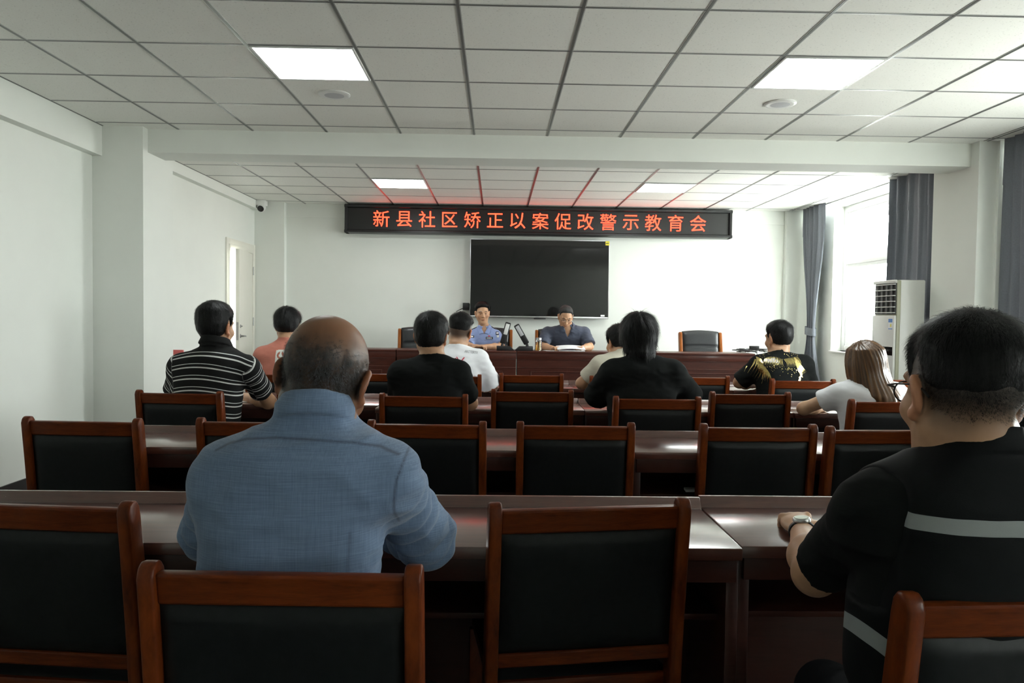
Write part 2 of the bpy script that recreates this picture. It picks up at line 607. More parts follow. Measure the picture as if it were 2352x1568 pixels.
# red lettered LED sign
LX0, LX1, LZ0, LZ1, LY = -2.045, 3.155, 2.352, 2.728, 10.19
t = empty('led_sign', ((LX0 + LX1) / 2, LY, (LZ0 + LZ1) / 2), 0, 'long black display sign with glowing red Chinese lettering under the ceiling', 'sign')
hw, hh = (LX1 - LX0) / 2, (LZ1 - LZ0) / 2
MB().box((-hw + .03, .0, -hh + .03), (hw - .03, .15, hh - .03)).build('sign_face', M['led_face'], t)
fr = MB()
prof = [(-.012, .045), (-.03, .035), (-.034, 0.008), (-.012, 0), (.15, 0), (.15, .045)]
fr.prism([(y, -hh + d) for y, d in prof], 'x', -hw, hw).prism([(y, hh - d) for y, d in prof], 'x', -hw, hw)
fr.prism([(-hw + d, y) for y, d in prof], 'z', -hh, hh).prism([(hw - d, y) for y, d in prof], 'z', -hh, hh)
fr.build('sign_frame', M['led_frame'], t)
TEXT = '新县社区矫正以案促改警示教育会'


def text_mesh(body, size=1.0, offset=0.0, res=3):
    c = bpy.data.curves.new('text', 'FONT')
    c.body = body
    c.size = size
    c.offset = offset
    c.resolution_u = res
    o = bpy.data.objects.new('text', c)
    COL.objects.link(o)
    dg = bpy.context.evaluated_depsgraph_get()
    me = o.evaluated_get(dg).to_mesh()
    vs = [v.co.copy() for v in me.vertices]
    fs = [list(p.vertices) for p in me.polygons]
    bpy.data.objects.remove(o)
    bpy.data.curves.remove(c)
    return vs, fs


cx0 = at(876, 504, LY).x
cx1 = at(1603, 521, LY).x
zc = 2.545
tm = MB()
for i, ch in enumerate(TEXT):
    vs, fs = text_mesh(ch, .235)
    xs = [v.x for v in vs]
    zs = [v.y for v in vs]
    mx, mz = (min(xs) + max(xs)) / 2, (min(zs) + max(zs)) / 2
    cx = cx0 + (cx1 - cx0) * i / 14
    tm.add([(cx + v.x - mx - (LX0 + LX1) / 2, -.004, zc + v.y - mz - (LZ0 + LZ1) / 2) for v in vs], fs)
tm.build('sign_lettering', M['led_text'], t, 0, 'glowing red lettering')

# television
TX0, TX1, TZ0, TZ1, TY = -.367, 1.512, 1.245, 2.30, 10.24
t = empty('television', ((TX0 + TX1) / 2, TY, TZ0), 0, 'large black wall television under the red lettered sign', 'television')
hw, hh = (TX1 - TX0) / 2, TZ1 - TZ0
MB().box((-hw + .01, .012, .02), (hw - .01, .10, hh - .01), .01).build('housing', M['black_plastic'], t)
MB().box((-hw + .008, 0, .022), (hw - .008, .012, hh - .008)).build('screen', M['screen'], t)
fr = MB()
fr.box((-hw, -.004, 0), (hw, .03, .024), .003).box((-hw, -.004, hh - .008), (hw, .03, hh), .002)
fr.box((-hw, -.004, 0), (-hw + .008, .03, hh), .002).box((hw - .008, -.004, 0), (hw, .03, hh), .002)
fr.build('bezel', M['silver'], t)
MB().box((-.07, -.002, -.016), (.09, .03, 0), .003).build('sensor_bar', M['black_plastic'], t)
MB().box((hw - .055, -.007, hh - .062), (hw - .002, -.0005, hh - .005)).box((hw - .05, -.0075, hh - .04), (hw - .012, -.007, hh - .03), mi=1).build('sticker', [M['yellow'], M['black_plastic']], t, 0, 'yellow energy sticker')
MB().box((hw - .105, -.003, .03), (hw - .05, -.0005, .055), .002).build('sticker', M['sticker'], t, 0, 'small white sticker')
t = empty('wall_aerial', at(1068, 703, 10.33), 0, 'small black box with an aerial rod beside the television', 'aerial')
MB().box((-.03, -.03, -.05), (.06, .03, .045), .004).build('box', M['black_plastic'], t)
MB().tube([(-.03, 0, -.03), (-.12, -.03, -.075)], [.006, .004], 8).build('rod', M['black_plastic'], t)


# curtains
def curtain(name, x, y0, y1, z0, z1, folds, label, tie=None, seed=0, amp=.035, pinch=.35, center=None):
    t = empty(name, (x, (y0 + y1) / 2, 0), 0, label, 'curtain')
    rnd = random.Random(seed)
    ph = [rnd.uniform(0, 6) for _ in range(4)]
    nu, nv = folds * 14, 60
    hem_z = z1 - .42

    def prof(v):
        z = z0 + (z1 - z0) * v
        if tie is None: return 1.0, 0.0
        d = abs(z - tie)
        s = min(1, d / ((z1 - tie) * .85 if z > tie else (tie - z0) * .8))
        s = s * s * (3 - 2 * s)
        return pinch + (1 - pinch) * s, 0.0

    def P(u, v, off=0.0):
        z = z0 + (z1 - z0) * v
        k, _ = prof(v)
        c = (center if center is not None else 0)
        y = (u - .5) * (y1 - y0) * k + c * (1 - k)
        w = math.sin(u * folds * 2 * PI + ph[0] + .5 * math.sin(u * 5 + ph[1])) + .35 * math.sin(u * folds * 4.3 * PI + ph[2] + v * 1.2)
        a = amp * (.75 + .25 * math.sin(u * 9 + ph[3])) * (1 if k > .8 else .55 + .45 * k)
        return Vector((w * a + off, y + .012 * math.sin(v * 5 + u * folds * 2 * PI), z))
    vs, fs = [], []
    for side in (0, 1):
        for j in range(nv + 1):
            for i in range(nu + 1):
                vs.append(P(i / nu, j / nv, -.0015 if side else .0015))
    N = (nu + 1) * (nv + 1)
    for j in range(nv):
        for i in range(nu):
            a = j * (nu + 1) + i
            fs.append([a, a + 1, a + nu + 2, a + nu + 1])
            fs.append([N + a, N + a + nu + 1, N + a + nu + 2, N + a + 1])
    MB().add(vs, fs).build('drape', M['fabric_curtain'], t, 180)
    # the doubled heading with its seam
    vs, fs = [], []
    for j in range(9):
        for i in range(nu + 1):
            z = hem_z + (z1 - hem_z) * j / 8
            p = P(i / nu, (z - z0) / (z1 - z0), -.006)
            vs.append(p)
    for j in range(8):
        for i in range(nu):
            a = j * (nu + 1) + i
            fs.append([a, a + nu + 1, a + nu + 2, a + 1])
    MB().add(vs, fs).build('heading', M['fabric_curtain'], t, 180)
    if tie is not None:
        k = pinch
        c = (center or 0) * (1 - k)
        ring = []
        hwid = (y1 - y0) * k / 2 + .02
        vs, fs = [], []
        n = 32
        for j, dz in enumerate((-.05, .05)):
            for i in range(n):
                a = 2 * PI * i / n
                vs.append((math.cos(a) * .05, c + math.sin(a) * hwid, tie + dz + .015 * math.sin(a)))
        for i in range(n):
            b = (i + 1) % n
            fs.append([i, b, b + n, i + n])
        MB().add(vs, fs).build('tie_back', M['fabric_curtain'], t, 60)
    return t


curtain('curtain', 4.12, 9.55, 10.2, .06, 2.80, 5, 'grey curtain gathered by a tie band in the far right corner', tie=1.12, seed=3, pinch=.36, center=-.03)
curtain('curtain', 4.14, 6.75, 7.93, .06, 2.80, 6, 'grey curtain hanging behind the white air conditioner', seed=5)
curtain('curtain', 4.10, 5.55, 6.11, .06, 2.80, 5, 'grey curtain cut by the right edge of the photo, nearer than the column', seed=8, amp=.022)

# floor standing air conditioner between the column and the curtain
t = empty('air_conditioner', (3.77, 7.04, 0), 0, 'tall white floor-standing air conditioner beside the window', 'air conditioner')
bx, by, hz = .14, .2, 1.645
MB().box((-bx + .05, -by, 0), (bx, by, hz), .012).build('casing', M['ac_body'], t)
MB().box((-bx + .02, -by - .001, .02), (-bx + .055, by + .001, hz - .004), .006).build('edge_trim', M['ac_trim'], t)
MB().box((-bx - .005, -by, .45), (-bx + .02, by, 1.32), .01).box((-bx - .005, -by, .02), (-bx + .02, by, .44), .01).box((-bx - .005, -by, hz - .03), (-bx + .02, by, hz), .006).build('front_panel', M['ac_body'], t)
MB().box((-bx - .006, -by + .012, .95), (-bx - .001, by - .012, 1.03), .002).build('display', M['screen'], t)
MB().box((-bx + .012, -by + .012, 1.33), (-bx + .02, by - .012, hz - .03)).build('air_outlet', M['black_plastic'], t)
for i in range(6):
    z = 1.345 + i * .052
    MB().box((-bx - .006, -by + .012, z - .004), (-bx + .012, by - .012, z + .004), .002).build('louver', M['ac_body'], t)
for i in range(4):
    y = -by + .06 + i * .085
    MB().box((-bx + .0, y, 1.335), (-bx + .006, y + .02, hz - .035)).build('vane', M['vane'], t)
MB().box((-bx - .0062, -by + .02, 1.19), (-bx - .005, -by + .095, 1.29), mi=0).box((-bx - .0066, -by + .022, 1.255), (-bx - .0062, -by + .093, 1.288), mi=1) \
    .box((-bx - .0066, -by + .022, 1.192), (-bx - .0062, -by + .093, 1.2), mi=1).box((-bx - .0066, -by + .04, 1.215), (-bx - .0062, -by + .06, 1.24), mi=2).build('energy_label', [M['sticker'], M['blue_label'], M['yellow']], t, 0, 'white and blue energy label')
MB().box((.02, -by - .0012, .42), (bx - .02, -by, .62)).build('side_vent', M['black_plastic'], t)

p = at(404, 803, 7.15)
t = MB().prism([(-.16, 0), (.16, 0), (.10, p.z), (-.16, p.z)], 'y', -.012, .012, bev=.004).build('red_panel', M['red_panel'])
t.location = (p.x - .03, 7.15, 0)
tag(t, 'upright red panel by the left wall, standing behind the man in the striped polo shirt', 'panel')
# ================================================================ furniture
def make_chair():
    """wooden meeting chair: origin on the floor below the backrest, facing +Y"""
    t = empty('meeting_chair')
    W2 = .232
    # rear post profile (y, z): leans back towards the top, wider in the middle
    front = [(.035, 0), (.028, .25), (.03, .42), (.022, .55), (.004, .70), (-.014, .82), (-.02, .845), (-.03, .858)]
    back = [(-.046, .860), (-.058, .852), (-.064, .835), (-.06, .80), (-.048, .70), (-.032, .55), (-.022, .42), (-.02, .25), (-.012, 0)]
    for s in (-1, 1):
        mb = MB()
        x0, x1 = sorted((s * W2, s * (W2 - .029)))
        mb.prism(front + back, 'x', x0, x1, bev=.005)
        mb.build('rear_post', M['chair_wood'], t, 50)
    def slab(z0, z1, d, name, mat, x=.205, off=0.0, bev=.006):
        mb = MB()
        def yb(z): return np.interp(z, [.25, .42, .55, .70, .80, .86], [.004, .004, -.005, -.022, -.036, -.046])
        poly = []
        n = 8
        for i in range(n + 1):
            z = z0 + (z1 - z0) * i / n
            poly.append((yb(z) + d / 2 + off, z))
        for i in range(n, -1, -1):
            z = z0 + (z1 - z0) * i / n
            poly.append((yb(z) - d / 2 + off, z))
        mb.prism(poly, 'x', -x, x, bev=bev)
        return mb.build(name, mat, t, 50)
    slab(.787, .843, .026, 'top_rail', M['rail_wood'])
    slab(.470, .505, .026, 'bottom_rail', M['rail_wood'])
    # padded panel with soft rounded edges
    mb = MB()
    nx, nz = 24, 20
    z0, z1, xw = .505, .787, .2035
    vs, fs = [], []
    for side in (-1, 1):
        for j in range(nz + 1):
            for i in range(nx + 1):
                u, v = i / nx * 2 - 1, j / nz * 2 - 1
                z = z0 + (z1 - z0) * j / nz
                y = float(np.interp(z, [.42, .55, .70, .80, .86], [.004, -.005, -.022, -.036, -.046]))
                b = (max(0, 1 - abs(u) ** 8) * max(0, 1 - abs(v) ** 6)) ** .5
                vs.append((u * xw, y + side * (.006 + .016 * b), z))
    N = (nx + 1) * (nz + 1)
    for k in (0, 1):
        for j in range(nz):
            for i in range(nx):
                a = k * N + j * (nx + 1) + i
                q = [a, a + 1, a + nx + 2, a + nx + 1]
                fs.append(q if k == 0 else q[::-1])
    mb.add(vs, fs).build('back_pad', M['leather'], t, 180)
    mb = MB().box((-.215, .02, .395), (.215, .44, .425), .006)
    mb.build('seat_frame', M['rail_wood'], t)
    bm = bmesh.new()
    bmesh.ops.create_grid(bm, x_segments=18, y_segments=18, size=1)
    vs, fs = [], []
    for f_ in (0, 1):
        for v in bm.verts:
            u, w = v.co.x, v.co.y
            b = (max(0, 1 - abs(u) ** 6) * max(0, 1 - abs(w) ** 6)) ** .5
            vs.append((u * .215, .235 + w * .205, .425 + (.035 * b if f_ else 0)))
    n = len(bm.verts)
    bm.verts.index_update()
    for f_ in (0, 1):
        for f in bm.faces:
            q = [v.index + n * f_ for v in f.verts]
            fs.append(q if f_ else q[::-1])
    bm.free()
    MB().add(vs, fs).build('seat', M['leather'], t, 180)
    for s in (-1, 1):
        MB().prism([(s * .222, 0), (s * .19, 0), (s * .182, .395), (s * .222, .395)], 'y', .395, .43, bev=.004).build('front_leg', M['chair_wood'], t)
        MB().box((min(s * .212, s * .19), .0, .17), (max(s * .212, s * .19), .41, .20), .004).build('stretcher', M['chair_wood'], t)
    MB().box((-.2, .2, .175), (.2, .225, .198), .004).build('stretcher', M['chair_wood'], t)
    return t


chair0 = make_chair()
_used = [False]
GROUPS = {1: 'wooden chairs at the nearest table row', 2: 'wooden chairs at the second table row', 3: 'wooden chairs at the third table row', 4: 'wooden chairs at the table row nearest the front'}


def place_chair(px, Y, row, label, rot=0.0, side='c', py=900):
    """px: photo x of the middle of the chair top (or of its left/right outer edge)"""
    o = chair0 if not _used[0] else dup(chair0)
    _used[0] = True
    x = at(px, py, Y).x
    if side == 'l': x += .232 * math.cos(rot)
    if side == 'r': x -= .232 * math.cos(rot)
    o.location = (x + math.sin(rot) * -.046, Y + .046 * math.cos(rot), 0)
    o.rotation_euler = (0, 0, rot)
    tag(o, label, 'chair', GROUPS[row])
    return o


R_ = math.radians
place_chair(318, 1.66, 1, 'dark empty chair at the lower left, cut by the photo edge', R_(-6), 'r', 1140)
place_chair(646, 1.235, 1, 'wooden chair the bald man in the blue shirt sits on', R_(-1.5), 'c', 1295)
place_chair(1358, 1.68, 1, 'large empty chair in the middle, pulled in at the nearest table', R_(8), 'c', 1165)
place_chair(2062, 1.13, 1, 'chair of the man in the reflective striped vest, lower right', R_(3), 'l', 1360)
place_chair(188, 2.93, 2, 'empty chair nearest the left wall, at the second table row', R_(-4), 'c', 955)
place_chair(450, 2.95, 2, 'chair mostly hidden behind the shoulder of the bald man', R_(-2), 'l', 958)
place_chair(981, 2.94, 2, 'empty chair just right of the bald man at the second table row', R_(-2), 'c', 965)
place_chair(1323, 2.94, 2, 'empty chair directly behind the empty middle chair, second table row', 0, 'c', 968)
place_chair(1743, 2.94, 2, 'empty chair at the second table row, in front of the wing shirt man', R_(1), 'c', 976)
place_chair(1897, 2.91, 2, 'empty chair at the second table row beside the neck of the vest man', R_(3), 'l', 980)
place_chair(2425, 2.50, 2, 'chair of the dark clothed person at the right photo edge', 0, 'c', 960)
place_chair(411, 3.97, 3, 'chair of the man in the striped polo shirt', R_(-5), 'c', 900)
place_chair(635, 4.40, 3, 'chair with only its left post showing beside the bald man\'s ear', R_(-3), 'l', 882)
place_chair(973, 3.95, 3, 'chair of the man with black T-shirt and short hair', R_(-2), 'c', 905)
place_chair(1223, 4.24, 3, 'empty chair between the two men in black T-shirts', 0, 'c', 892)
place_chair(1510, 3.94, 3, 'chair of the long-haired man in a black T-shirt', R_(1), 'c', 912)
place_chair(1724, 4.24, 3, 'empty chair at the third table row, left of the long-haired woman', R_(2), 'c', 900)
place_chair(1949, 3.92, 3, 'chair of the long-haired woman in white', R_(3), 'l', 917)
place_chair(640, 5.25, 4, 'chair of the person in the salmon T-shirt', R_(-2), 'c', 858)
place_chair(856, 5.42, 4, 'empty front row chair seen between the bald head and a black T-shirt', R_(-1), 'c', 853)
place_chair(1030, 5.28, 4, 'chair of the man in the white printed T-shirt', R_(-1), 'c', 857)
place_chair(1221, 5.44, 4, 'empty front row chair facing the two microphones', 0, 'c', 852)
place_chair(1430, 5.28, 4, 'chair of the man in the cream shirt', 0, 'c', 863)
place_chair(1603, 5.42, 4, 'empty front row chair right of the long-haired man in black', R_(1), 'c', 866)
place_chair(1769, 5.22, 4, 'chair of the man in the black shirt with golden wings', R_(2), 'l', 873)
place_chair(1990, 5.42, 4, 'front row chair mostly hidden behind the long-haired woman', R_(2), 'l', 880)


# long narrow tables, two seats each
def make_table():
    """origin on the floor at the middle of the near edge; the far side carries a raised lip"""
    t = empty('training_table')
    Z, D, L2 = .735, .405, .5985
    MB().box((-L2, 0, Z - .03), (L2, D - .03, Z), .004).build('table_top', M['table_top'], t)
    MB().prism([(D - .045, Z - .03), (D - .012, Z - .03), (D - .012, Z + .028), (D - .024, Z + .028), (D - .045, Z + .0005)], 'x', -L2, L2, bev=.002).build('raised_lip', M['table_top'], t)
    MB().box((-L2 + .01, .012, Z - .085), (L2 - .01, .03, Z - .031), .002).build('apron', M['table_body'], t)
    MB().box((-L2 + .03, D - .035, .18), (L2 - .03, D - .017, Z - .031)).build('modesty_panel', M['table_body'], t)
    MB().box((-L2 + .03, .09, .53), (L2 - .03, D - .036, .545), .002).build('shelf', M['table_body'], t)
    for s in (-1, 1):
        MB().box((min(s * (L2 - .0), s * (L2 - .03)), .03, 0), (max(s * L2, s * (L2 - .03)), D - .012, Z - .031), .003).build('side_panel', M['table_body'], t)
    return t


table0 = make_table()
_tu = [False]


def place_table(xl, Y, rot, label, row):
    """xl: x of the left end of the near edge"""
    o = table0 if not _tu[0] else dup(table0)
    _tu[0] = True
    o.location = (xl + .6 * math.cos(rot), Y + .6 * math.sin(rot), 0)
    o.rotation_euler = (0, 0, rot)
    tag(o, label, 'table', 'training tables in rows')


s1 = atz(1720, 1270, .735)
for k, (dy, lab) in enumerate(((.015, 'narrow dark table at the left end of the nearest row, by the crumpled tissue'),
                               (0, 'narrow dark table the bald man leans on'),
                               (.02, 'narrow dark table under the hand of the man with the watch'))):
    place_table(s1.x + (k - 2) * 1.2, 1.735 + dy, 0, lab, 1)
s2 = at(1457, 1045, 2.99)
for k, lab in enumerate(('second row table at its left end, beside the left wall chair', 'second row table under the shoulder of the bald man', 'second row table behind the two empty middle chairs', 'second row table behind the reflective vest man')):
    place_table(s2.x + (k - 2) * 1.2, (3.0, 2.995, 2.985, 2.985)[k] if k != 2 else 2.985, 0, lab, 2)
s3 = at(1344, 942, 4.3)
for k, lab in enumerate(('third row table where the striped polo man rests his elbow', 'third row table where the short-haired man in black sits', 'third row table where the long-haired man in black sits', 'third row table where the long-haired woman leans')):
    place_table(s3.x + (k - 2) * 1.2, (4.44, 4.31, 4.29, 4.275)[k], 0, lab, 3)
s4 = at(1318, 893, 5.6)
for k, lab in enumerate(('front row table before the person in salmon', 'front row table before the man in the white printed shirt', 'front row table before the man in cream', 'front row table before the golden wing shirt')):
    place_table(s4.x + (k - 2) * 1.2, 5.62, 0, lab, 4)


# presidium desks
def make_desk():
    t = empty('speaker_desk')
    Z, D, L2 = .862, .45, .698
    MB().box((-L2, 0, Z - .025), (L2, D, Z), .004).build('desk_top', M['desk'], t)
    fp = MB().box((-L2 + .004, .022, 0), (L2 - .004, .045, Z - .025)).build('front_panel', M['desk'], t)
    mb = MB()
    mb.box((-L2 + .001, .010, Z - .095), (L2 - .001, .03, Z - .0245), .003)
    mb.box((-L2 + .003, .014, Z - .105), (L2 - .003, .03, Z - .0955), .003)
    mb.box((-L2 + .003, .014, Z - .20), (L2 - .003, .03, Z - .19), .003)
    mb.box((-L2 + .003, .008, 0), (L2 - .003, .03, .1), .003)
    x0, x1, z0, z1 = -L2 + .16, L2 - .16, .16, Z - .235
    for (a, b, c, d) in ((x0, z0, x1, z0 + .012), (x0, z1 - .012, x1, z1), (x0, z0, x0 + .012, z1), (x1 - .012, z0, x1, z1)):
        mb.box((a, .012, b), (c, .03, d), .003)
    mb.build('moulding', M['desk'], fp)
    for s in (-1, 1):
        MB().box((min(s * (L2 - .004), s * (L2 - .03)), .045, 0), (max(s * (L2 - .004), s * (L2 - .03)), D - .01, Z - .0255)).build('side_panel', M['desk'], t)
    MB().box((-L2 + .03, .1, .64), (L2 - .03, D - .05, .655)).build('shelf', M['desk'], t)
    return t


DY = 8.8
sx = at(1187, 812, DY).x
for k, lab in enumerate(('dark panelled front desk at the left end, behind the salmon shirt person', 'dark panelled front desk of the policeman', 'dark panelled front desk of the man reading papers', 'dark panelled front desk at the right end under the black cables')):
    d = make_desk() if k == 0 else dup(desk0)
    if k == 0: desk0 = d
    d.location = (sx + (k - 2) * 1.402 + .7, DY + (0.0 if k < 2 else .006), 0)
    tag(d, lab, 'desk', 'dark veneered desks at the front')


# leather armchairs behind the desks, facing the audience
def make_boss_chair():
    t = empty('leather_armchair')
    # origin on the floor, facing +Y locally; backrest at y=-.25
    mb = MB()
    nx, nz = 26, 30
    vs, fs = [], []
    z0, z1, xw = .44, 1.10, .235
    for side in (-1, 1):
        for j in range(nz + 1):
            for i in range(nx + 1):
                u, v = i / nx * 2 - 1, j / nz
                z = z0 + (z1 - z0) * v + (.018 * (1 - u * u) if j == nz else .018 * (1 - u * u) * v)
                y = -.20 - .10 * v
                b = (max(0, 1 - abs(u) ** 8) * max(0, 1 - abs(2 * v - 1) ** 10)) ** .5
                seam = -.016 * math.exp(-((v - .70) / .018) ** 2) - .016 * math.exp(-((v - .36) / .018) ** 2)
                vs.append((u * xw, y + side * (.008 + (.042 + (seam if side > 0 else 0)) * b), z))
    N = (nx + 1) * (nz + 1)
    for k in (0, 1):
        for j in range(nz):
            for i in range(nx):
                a = k * N + j * (nx + 1) + i
                q = [a, a + 1, a + nx + 2, a + nx + 1]
                fs.append(q if k == 0 else q[::-1])
    mb.add(vs, fs).build('back_pad', M['boss_leather'], t, 180)
    for s in (-1, 1):
        prof = [(-.16, .0), (-.13, .40), (-.17, .62), (-.21, .85), (-.255, 1.04), (-.265, 1.08), (-.285, 1.095), (-.335, 1.085), (-.345, 1.06), (-.30, .85), (-.26, .62), (-.20, .40), (-.22, 0)]
        MB().prism(prof, 'x', min(s * .235, s * .275), max(s * .235, s * .275), bev=.01).build('side_post', M['honey_wood'], t)
        MB().tube([(s * .262, -.2, .68), (s * .275, .0, .69), (s * .275, .2, .67), (s * .262, .24, .62), (s * .262, .22, .42)], [.02, .024, .026, .022, .02], 10).build('armrest', M['honey_wood'], t)
        MB().box((min(s * .24, s * .28), .19, 0), (max(s * .24, s * .28), .23, .44), .006).build('front_leg', M['honey_wood'], t)
    MB().box((-.24, -.16, .38), (.24, .25, .42), .006).build('seat_frame', M['honey_wood'], t)
    MB().box((-.232, -.2, .42), (.232, .26, .50), .03, 4).build('seat', M['boss_leather'], t)
    return t


boss0 = make_boss_chair()
for i, (px, Y, rot, lab) in enumerate(((962, 9.62, PI + .05, 'black leather armchair partly hidden behind the man in black, no one in it'),
                                       (1128, 9.78, PI, 'leather armchair hidden behind the seated policeman'),
                                       (1280, 9.80, PI - .04, 'leather armchair of the man reading papers'),
                                       (1463, 9.72, PI - .05, 'empty leather armchair hidden behind the long-haired man in black'),
                                       (1623, 9.62, PI, 'empty black leather armchair with honey-coloured wood at the right'))):
    o = boss0 if i == 0 else dup(boss0)
    o.location = (at(px, 760, Y - .3).x, Y - .3, 0)
    o.rotation_euler.z = rot
    tag(o, lab, 'armchair', 'leather armchairs behind the front desks')


# ---------------------------------------------------------------- things on the desks
def microphone(px, lean, label):
    p = at(px, 806, DY + .12)
    t = empty('desk_microphone', (p.x, DY + .12, .8625), 0, label, 'microphone', 'boxy conference microphones')
    s = 1 if lean > 0 else -1
    MB().prism([(-.085 * s, 0), (.13 * s, 0), (.075 * s, .05), (-.085 * s, .052)], 'y', -.075, .075, bev=.004).build('base', M['black_plastic'], t)
    MB().tube([(-.02 * s, 0, .05), (-.015 * s, 0, .085)], [.018, .014], 12).build('joint', M['black_plastic'], t)
    hd = MB().box((-.034, -.014, 0), (.034, .014, .26), .012, 3).build('head', M['black_plastic'], t)
    hd.location = (-.015 * s, 0, .08)
    hd.rotation_euler = (math.radians(-6), math.radians(15 if s > 0 else -30), 0)
    MB().box((-.022, -.0155, .11), (.022, -.0135, .24), .004).build('light_bar', M['white_plastic'] if s > 0 else M['grey_mesh'], hd, 40, 'pale window of the microphone head')


microphone(1157, 1, 'black microphone leaning right, in front of the policeman')
microphone(1207, -1, 'black microphone leaning left, beside the tea bottle')
p = at(1237, 806, DY + .1)
t = empty('tea_bottle', (p.x, DY + .10, .8625), 0, 'clear glass bottle of tea standing on the front desk', 'bottle')
MB().lathe([(.0, 0), (.036, 0), (.038, .004), (.038, .118), (.033, .13), (.033, .134), (.031, .134), (.035, .117), (.035, .008), (0, .008)], 28).build('bottle_glass', M['glass'], t)
MB().lathe([(0, .009), (.0345, .009), (.0345, .105), (0, .105)], 28).build('tea', M['tea'], t)
MB().lathe([(.030, .128), (.036, .128), (.036, .152), (.033, .155), (0, .155)], 28).build('lid', M['silver'], t)
p = at(1310, 804, DY + .16)
t = empty('paper_booklet', (p.x, DY + .14, .8625), .03, 'open stapled papers held by the man reading', 'papers')
vs, fs = [], []
n = 14
for j in range(9):
    for i in range(n + 1):
        u = i / n
        vs.append((-.165 + .33 * u, -.10 + .2 * j / 8, .022 + .05 * (1 - j / 8) * 0 + .035 * math.sin(j / 8 * PI * .5) + .012 * math.sin(u * PI)))
m_ = len(vs)
vs += [(x, y, z - .004) for x, y, z in vs]
for j in range(8):
    for i in range(n):
        a = j * (n + 1) + i
        fs += [[a, a + 1, a + n + 2, a + n + 1], [m_ + a, m_ + a + n + 1, m_ + a + n + 2, m_ + a + 1]]
per = [i for i in range(n + 1)] + [j * (n + 1) + n for j in range(1, 9)] + [8 * (n + 1) + i for i in range(n - 1, -1, -1)] + [j * (n + 1) for j in range(7, 0, -1)]
for a, b in zip(per, per[1:] + per[:1]): fs.append([a, m_ + a, m_ + b, b])
MB().add(vs, fs).build('page', M['paper'], t, 60)
MB().box((-.15, -.09, 0), (.16, .10, .012), .002).build('page_stack', M['paper'], t)
t = tag(MB().box((-.07, -.1, 0), (.07, .1, .0015)).build('paper_sheet', M['paper']), 'single white sheet lying left of the reading man\'s papers', 'papers')
t.location = (at(1264, 810, DY + .16).x, DY + .16, .8625)
t.rotation_euler.z = .2
# cables and an adapter on the right desk
p = at(1725, 806, DY + .2)
t = empty('cable_heap', (p.x, DY + .2, .8625), 0, 'tangle of black cables with an adapter on the right desk', 'cable')
rnd = random.Random(4)
cb = MB()
for k in range(7):
    pts = []
    cx, cy, a0 = rnd.uniform(-.13, .13), rnd.uniform(-.05, .06), rnd.uniform(0, 6)
    for i in range(40):
        a = a0 + i * .32
        r = .05 + .05 * math.sin(i * .21 + k)
        pts.append((cx + 1.5 * r * math.cos(a), cy + r * math.sin(a), .008 + .022 * abs(math.sin(i * .17 + k)) + .004 * k))
    cb.tube(pts, .004, 6)
cb.tube([(.02, -.1, .01), (.0, -.2, .012), (.01, -.212, -.03), (.05, -.21, -.05), (.09, -.212, -.03), (.11, -.2, .012), (.12, -.1, .02)], .004, 6)
cb.build('cable', M['black_plastic'], t)
MB().box((-.01, .0, .048), (.10, .05, .085), .005).build('adapter', M['black_plastic'], t)
MB().box((-.14, -.02, .03), (-.08, .02, .055), .005).build('adapter', M['black_plastic'], t)

# ---------------------------------------------------------------- small things on the audience tables
p = atz(24, 1148, .735)
mb = MB()
rnd = random.Random(2)
for (dx, dy, r) in ((-.012, 0, .012), (.006, .004, .010), (.022, -.002, .011), (.0, -.008, .009)):
    bm = bmesh.new()
    bmesh.ops.create_icosphere(bm, subdivisions=2, radius=r)
    for v in bm.verts: v.co = v.co * rnd.uniform(.65, 1.25) + Vector((dx, dy, r * .75))
    mb.addbm(bm)
t = tag(mb.build('crumpled_tissue', M['paper'], None, 0), 'small crumpled white tissue on the nearest table at the left', 'tissue')
t.location = (p.x, p.y, .7365)
p = atz(590, 921, .735)
t = tag(MB().prism([(-.10, -.10), (.11, -.10), (.12, .09), (-.09, .11)], 'z', 0, .003).build('paper_sheet', M['paper']), 'white paper on the table by the striped polo man\'s elbow', 'papers')
t.location = (p.x, p.y + .02, .7365)
p = atz(1945, 950, .735)
t = tag(MB().prism([(-.11, -.07), (.10, -.08), (.11, .10), (-.10, .12)], 'z', 0, .003).build('paper_sheet', M['paper']), 'white paper under the forearm of the long-haired woman', 'papers')
t.location = (p.x, p.y + .05, .7365)
p = at(1589, 1088, 3.13)
t = tag(MB().prism([(-.03, -.02), (.035, -.015), (.03, .02), (-.025, .03)], 'z', 0, .012, bev=.003).build('paper_scrap', M['paper']), 'small pale scrap on the shelf below the second row table', 'papers')
t.location = (p.x, 3.13, .546)
# ================================================================ people
# Bodies are one continuous surface each, grown from blended limbs; hair and clothes are their children.
def _hash(ix, iy, iz, seed):
    n = (ix * 73856093) ^ (iy * 19349663) ^ (iz * 83492791) ^ (seed * 2654435)
    n = (n ^ (n >> 13)) * 1274126177
    n = n ^ (n >> 16)
    return (n & 0xffff) / 65535.0


def vnoise(p, seed=0):
    i = np.floor(p).astype(np.int64)
    f = p - i
    f = f * f * (3 - 2 * f)
    out = 0
    for dx in (0, 1):
        for dy in (0, 1):
            for dz in (0, 1):
                w = (f[..., 0] if dx else 1 - f[..., 0]) * (f[..., 1] if dy else 1 - f[..., 1]) * (f[..., 2] if dz else 1 - f[..., 2])
                out = out + w * _hash(i[..., 0] + dx, i[..., 1] + dy, i[..., 2] + dz, seed)
    return out * 2 - 1


